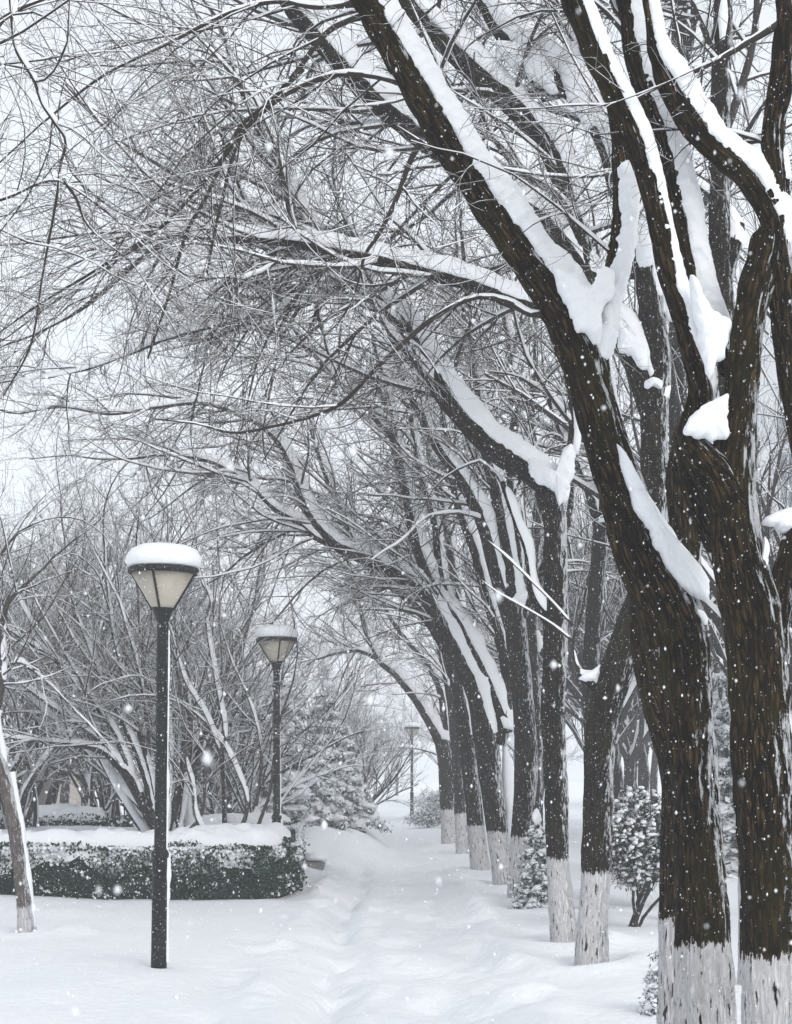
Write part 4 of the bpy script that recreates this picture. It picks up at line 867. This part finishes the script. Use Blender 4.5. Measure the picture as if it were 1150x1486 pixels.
bush('snowy_bush', 'ball of snowy twigs in front of the conifers right of the slender stems', -2.55, 27.6, .6, 1.95, 1.2, 329, 900, 5)
def small_tree(label, x, y, seed, H, lean=0):
    o = grown_tree('snowy_tree', label, 'tree', seed, H=H, r=.06, nl=7, spread=.7, n=(9, 6, 4), multi=True, up=.4, snow=2.0, sk=1.9, lean=(lean, 0, 0))
    o.location = (x, y, g1(x, y)); return o
small_tree('snow-coated multi-stemmed tree at the left of the path beyond the conifers', -1.15, 41, 331, 3.3, -.1)
small_tree('smaller snow-coated tree just left of the path beyond the conifers', -2.0, 46, 333, 4.6)
small_tree('faint snow-coated tree left of the path near the far lamp', -1.5, 58, 335, 4.0, -.2)

# stone edge of the bank
t = Thing('stone_step', 'snow-topped grey stone step at the end of the hedge beside the path', 'step', (-1.38, 26.9, 0))
A = Acc(); box(A, -1.62, -1.22, 26.6, 27.3, -.1, .11); box(A, -1.60, -1.24, 26.62, 27.3, .11, .15); t.part('slab', A, M_STONE, False)
A = Acc(); blob(A, (-1.40, 27.1, .20), .24, .48, .10, 3, 30, 16, .2); t.part('snow', A, M_SNOW)

# ------------------------------------------------------------------ distant buildings
t = Thing('tower_block', 'pale high-rise block with a grey window strip behind the trees at right', 'building', (17, 62, 0))
A = Acc(); box(A, 14.2, 26, 62, 74, -.5, 20); t.part('wall', A, M_WALL, False)
for k in range(7):
    for c, (x0, x1) in enumerate(((15.0, 15.6), (17.2, 18.4), (20.2, 21.4))):
        A = Acc(); z0 = .9 + k * 2.75
        box(A, x0, x1, 61.94, 62.04, z0, z0 + (2.3 if c == 0 else 1.5)); wo = t.part('window', A, M_WIN, False)
        A = Acc(); box(A, (x0 + x1) / 2 - .03, (x0 + x1) / 2 + .03, 61.90, 61.94, z0, z0 + (2.3 if c == 0 else 1.5)); t.sub(wo, 'frame', A, M_WALL, False)
A = Acc(); box(A, 13.9, 26.3, 61.7, 74.3, 20, 20.4); t.part('roof', A, M_WALL, False)
t = Thing('low_building', 'small beige building glimpsed under the shrubs at far left', 'building', (-10, 48, 0))
A = Acc(); box(A, -10.4, -9.7, 48, 50, -.3, 2.0); box(A, -12.6, -11.4, 48, 50, -.3, 1.8); box(A, -12.6, -9.7, 49.9, 51, -.3, 1.9); t.part('wall', A, M_BEIGE, False)
A = Acc(); box(A, -12.8, -9.5, 47.8, 51.2, 2.0, 2.35); t.part('roof', A, M_SNOW, False)

# ------------------------------------------------------------------ falling snow
rs = RS(900)
n = 120000; p = rs.rand(n, 3) * [5.6, 13.5, 6.6] + [-3.0, .5, -.02]; ok = (np.abs(p[:, 0]) < .28 * p[:, 1] + .5) & (p[:, 2] < 1.8 + .56 * p[:, 1]) & (p[:, 2] > .02); p = p[ok]; n = len(p)
r = .0007 + rs.exponential(.0006, n).clip(0, np.where(p[:, 1] < 2.2, .0012, .0022))
oct_ = np.array([[1, 0, 0], [-1, 0, 0], [0, 1, 0], [0, -1, 0], [0, 0, 1], [0, 0, -1]], float)
V = p[:, None] + oct_[None] * r[:, None, None] * rs.uniform(.6, 1.4, (n, 6))[..., None] * np.array([1, 1, 1])
V = p[:, None] + (V - p[:, None]) * np.stack([np.ones(n), np.ones(n), rs.uniform(.9, 2.0, n)], 1)[:, None]
F = np.array([[0, 2, 4], [2, 1, 4], [1, 3, 4], [3, 0, 4], [2, 0, 5], [1, 2, 5], [3, 1, 5], [0, 3, 5]])
A = Acc(); A.add(V, None, (np.arange(n)[:, None, None] * 6 + F[None]).reshape(-1, 3))
tag(A.build('falling_snow', M_FLAKE), 'small white snowflakes drifting down through the air', 'snowflakes', kind='stuff')

# ------------------------------------------------------------------ haze
m = bpy.data.materials.new('haze_air'); m.use_nodes = True; nt = m.node_tree; nt.nodes.clear()
pv = nt.nodes.new('ShaderNodeVolumePrincipled'); pv.inputs['Color'].default_value = (.97, .98, 1.0, 1); pv.inputs['Density'].default_value = HAZE
o_ = nt.nodes.new('ShaderNodeOutputMaterial'); nt.links.new(pv.outputs[0], o_.inputs['Volume'])
A = Acc(); box(A, -200, 200, -6, 390, -1.5, 21.5); ho = A.build('haze', m, smooth=False)
tag(ho, 'thin snowy haze filling the air', 'haze', kind='stuff')
print('faces', sum(len(o.data.polygons) for o in sc.objects if o.type == 'MESH'))
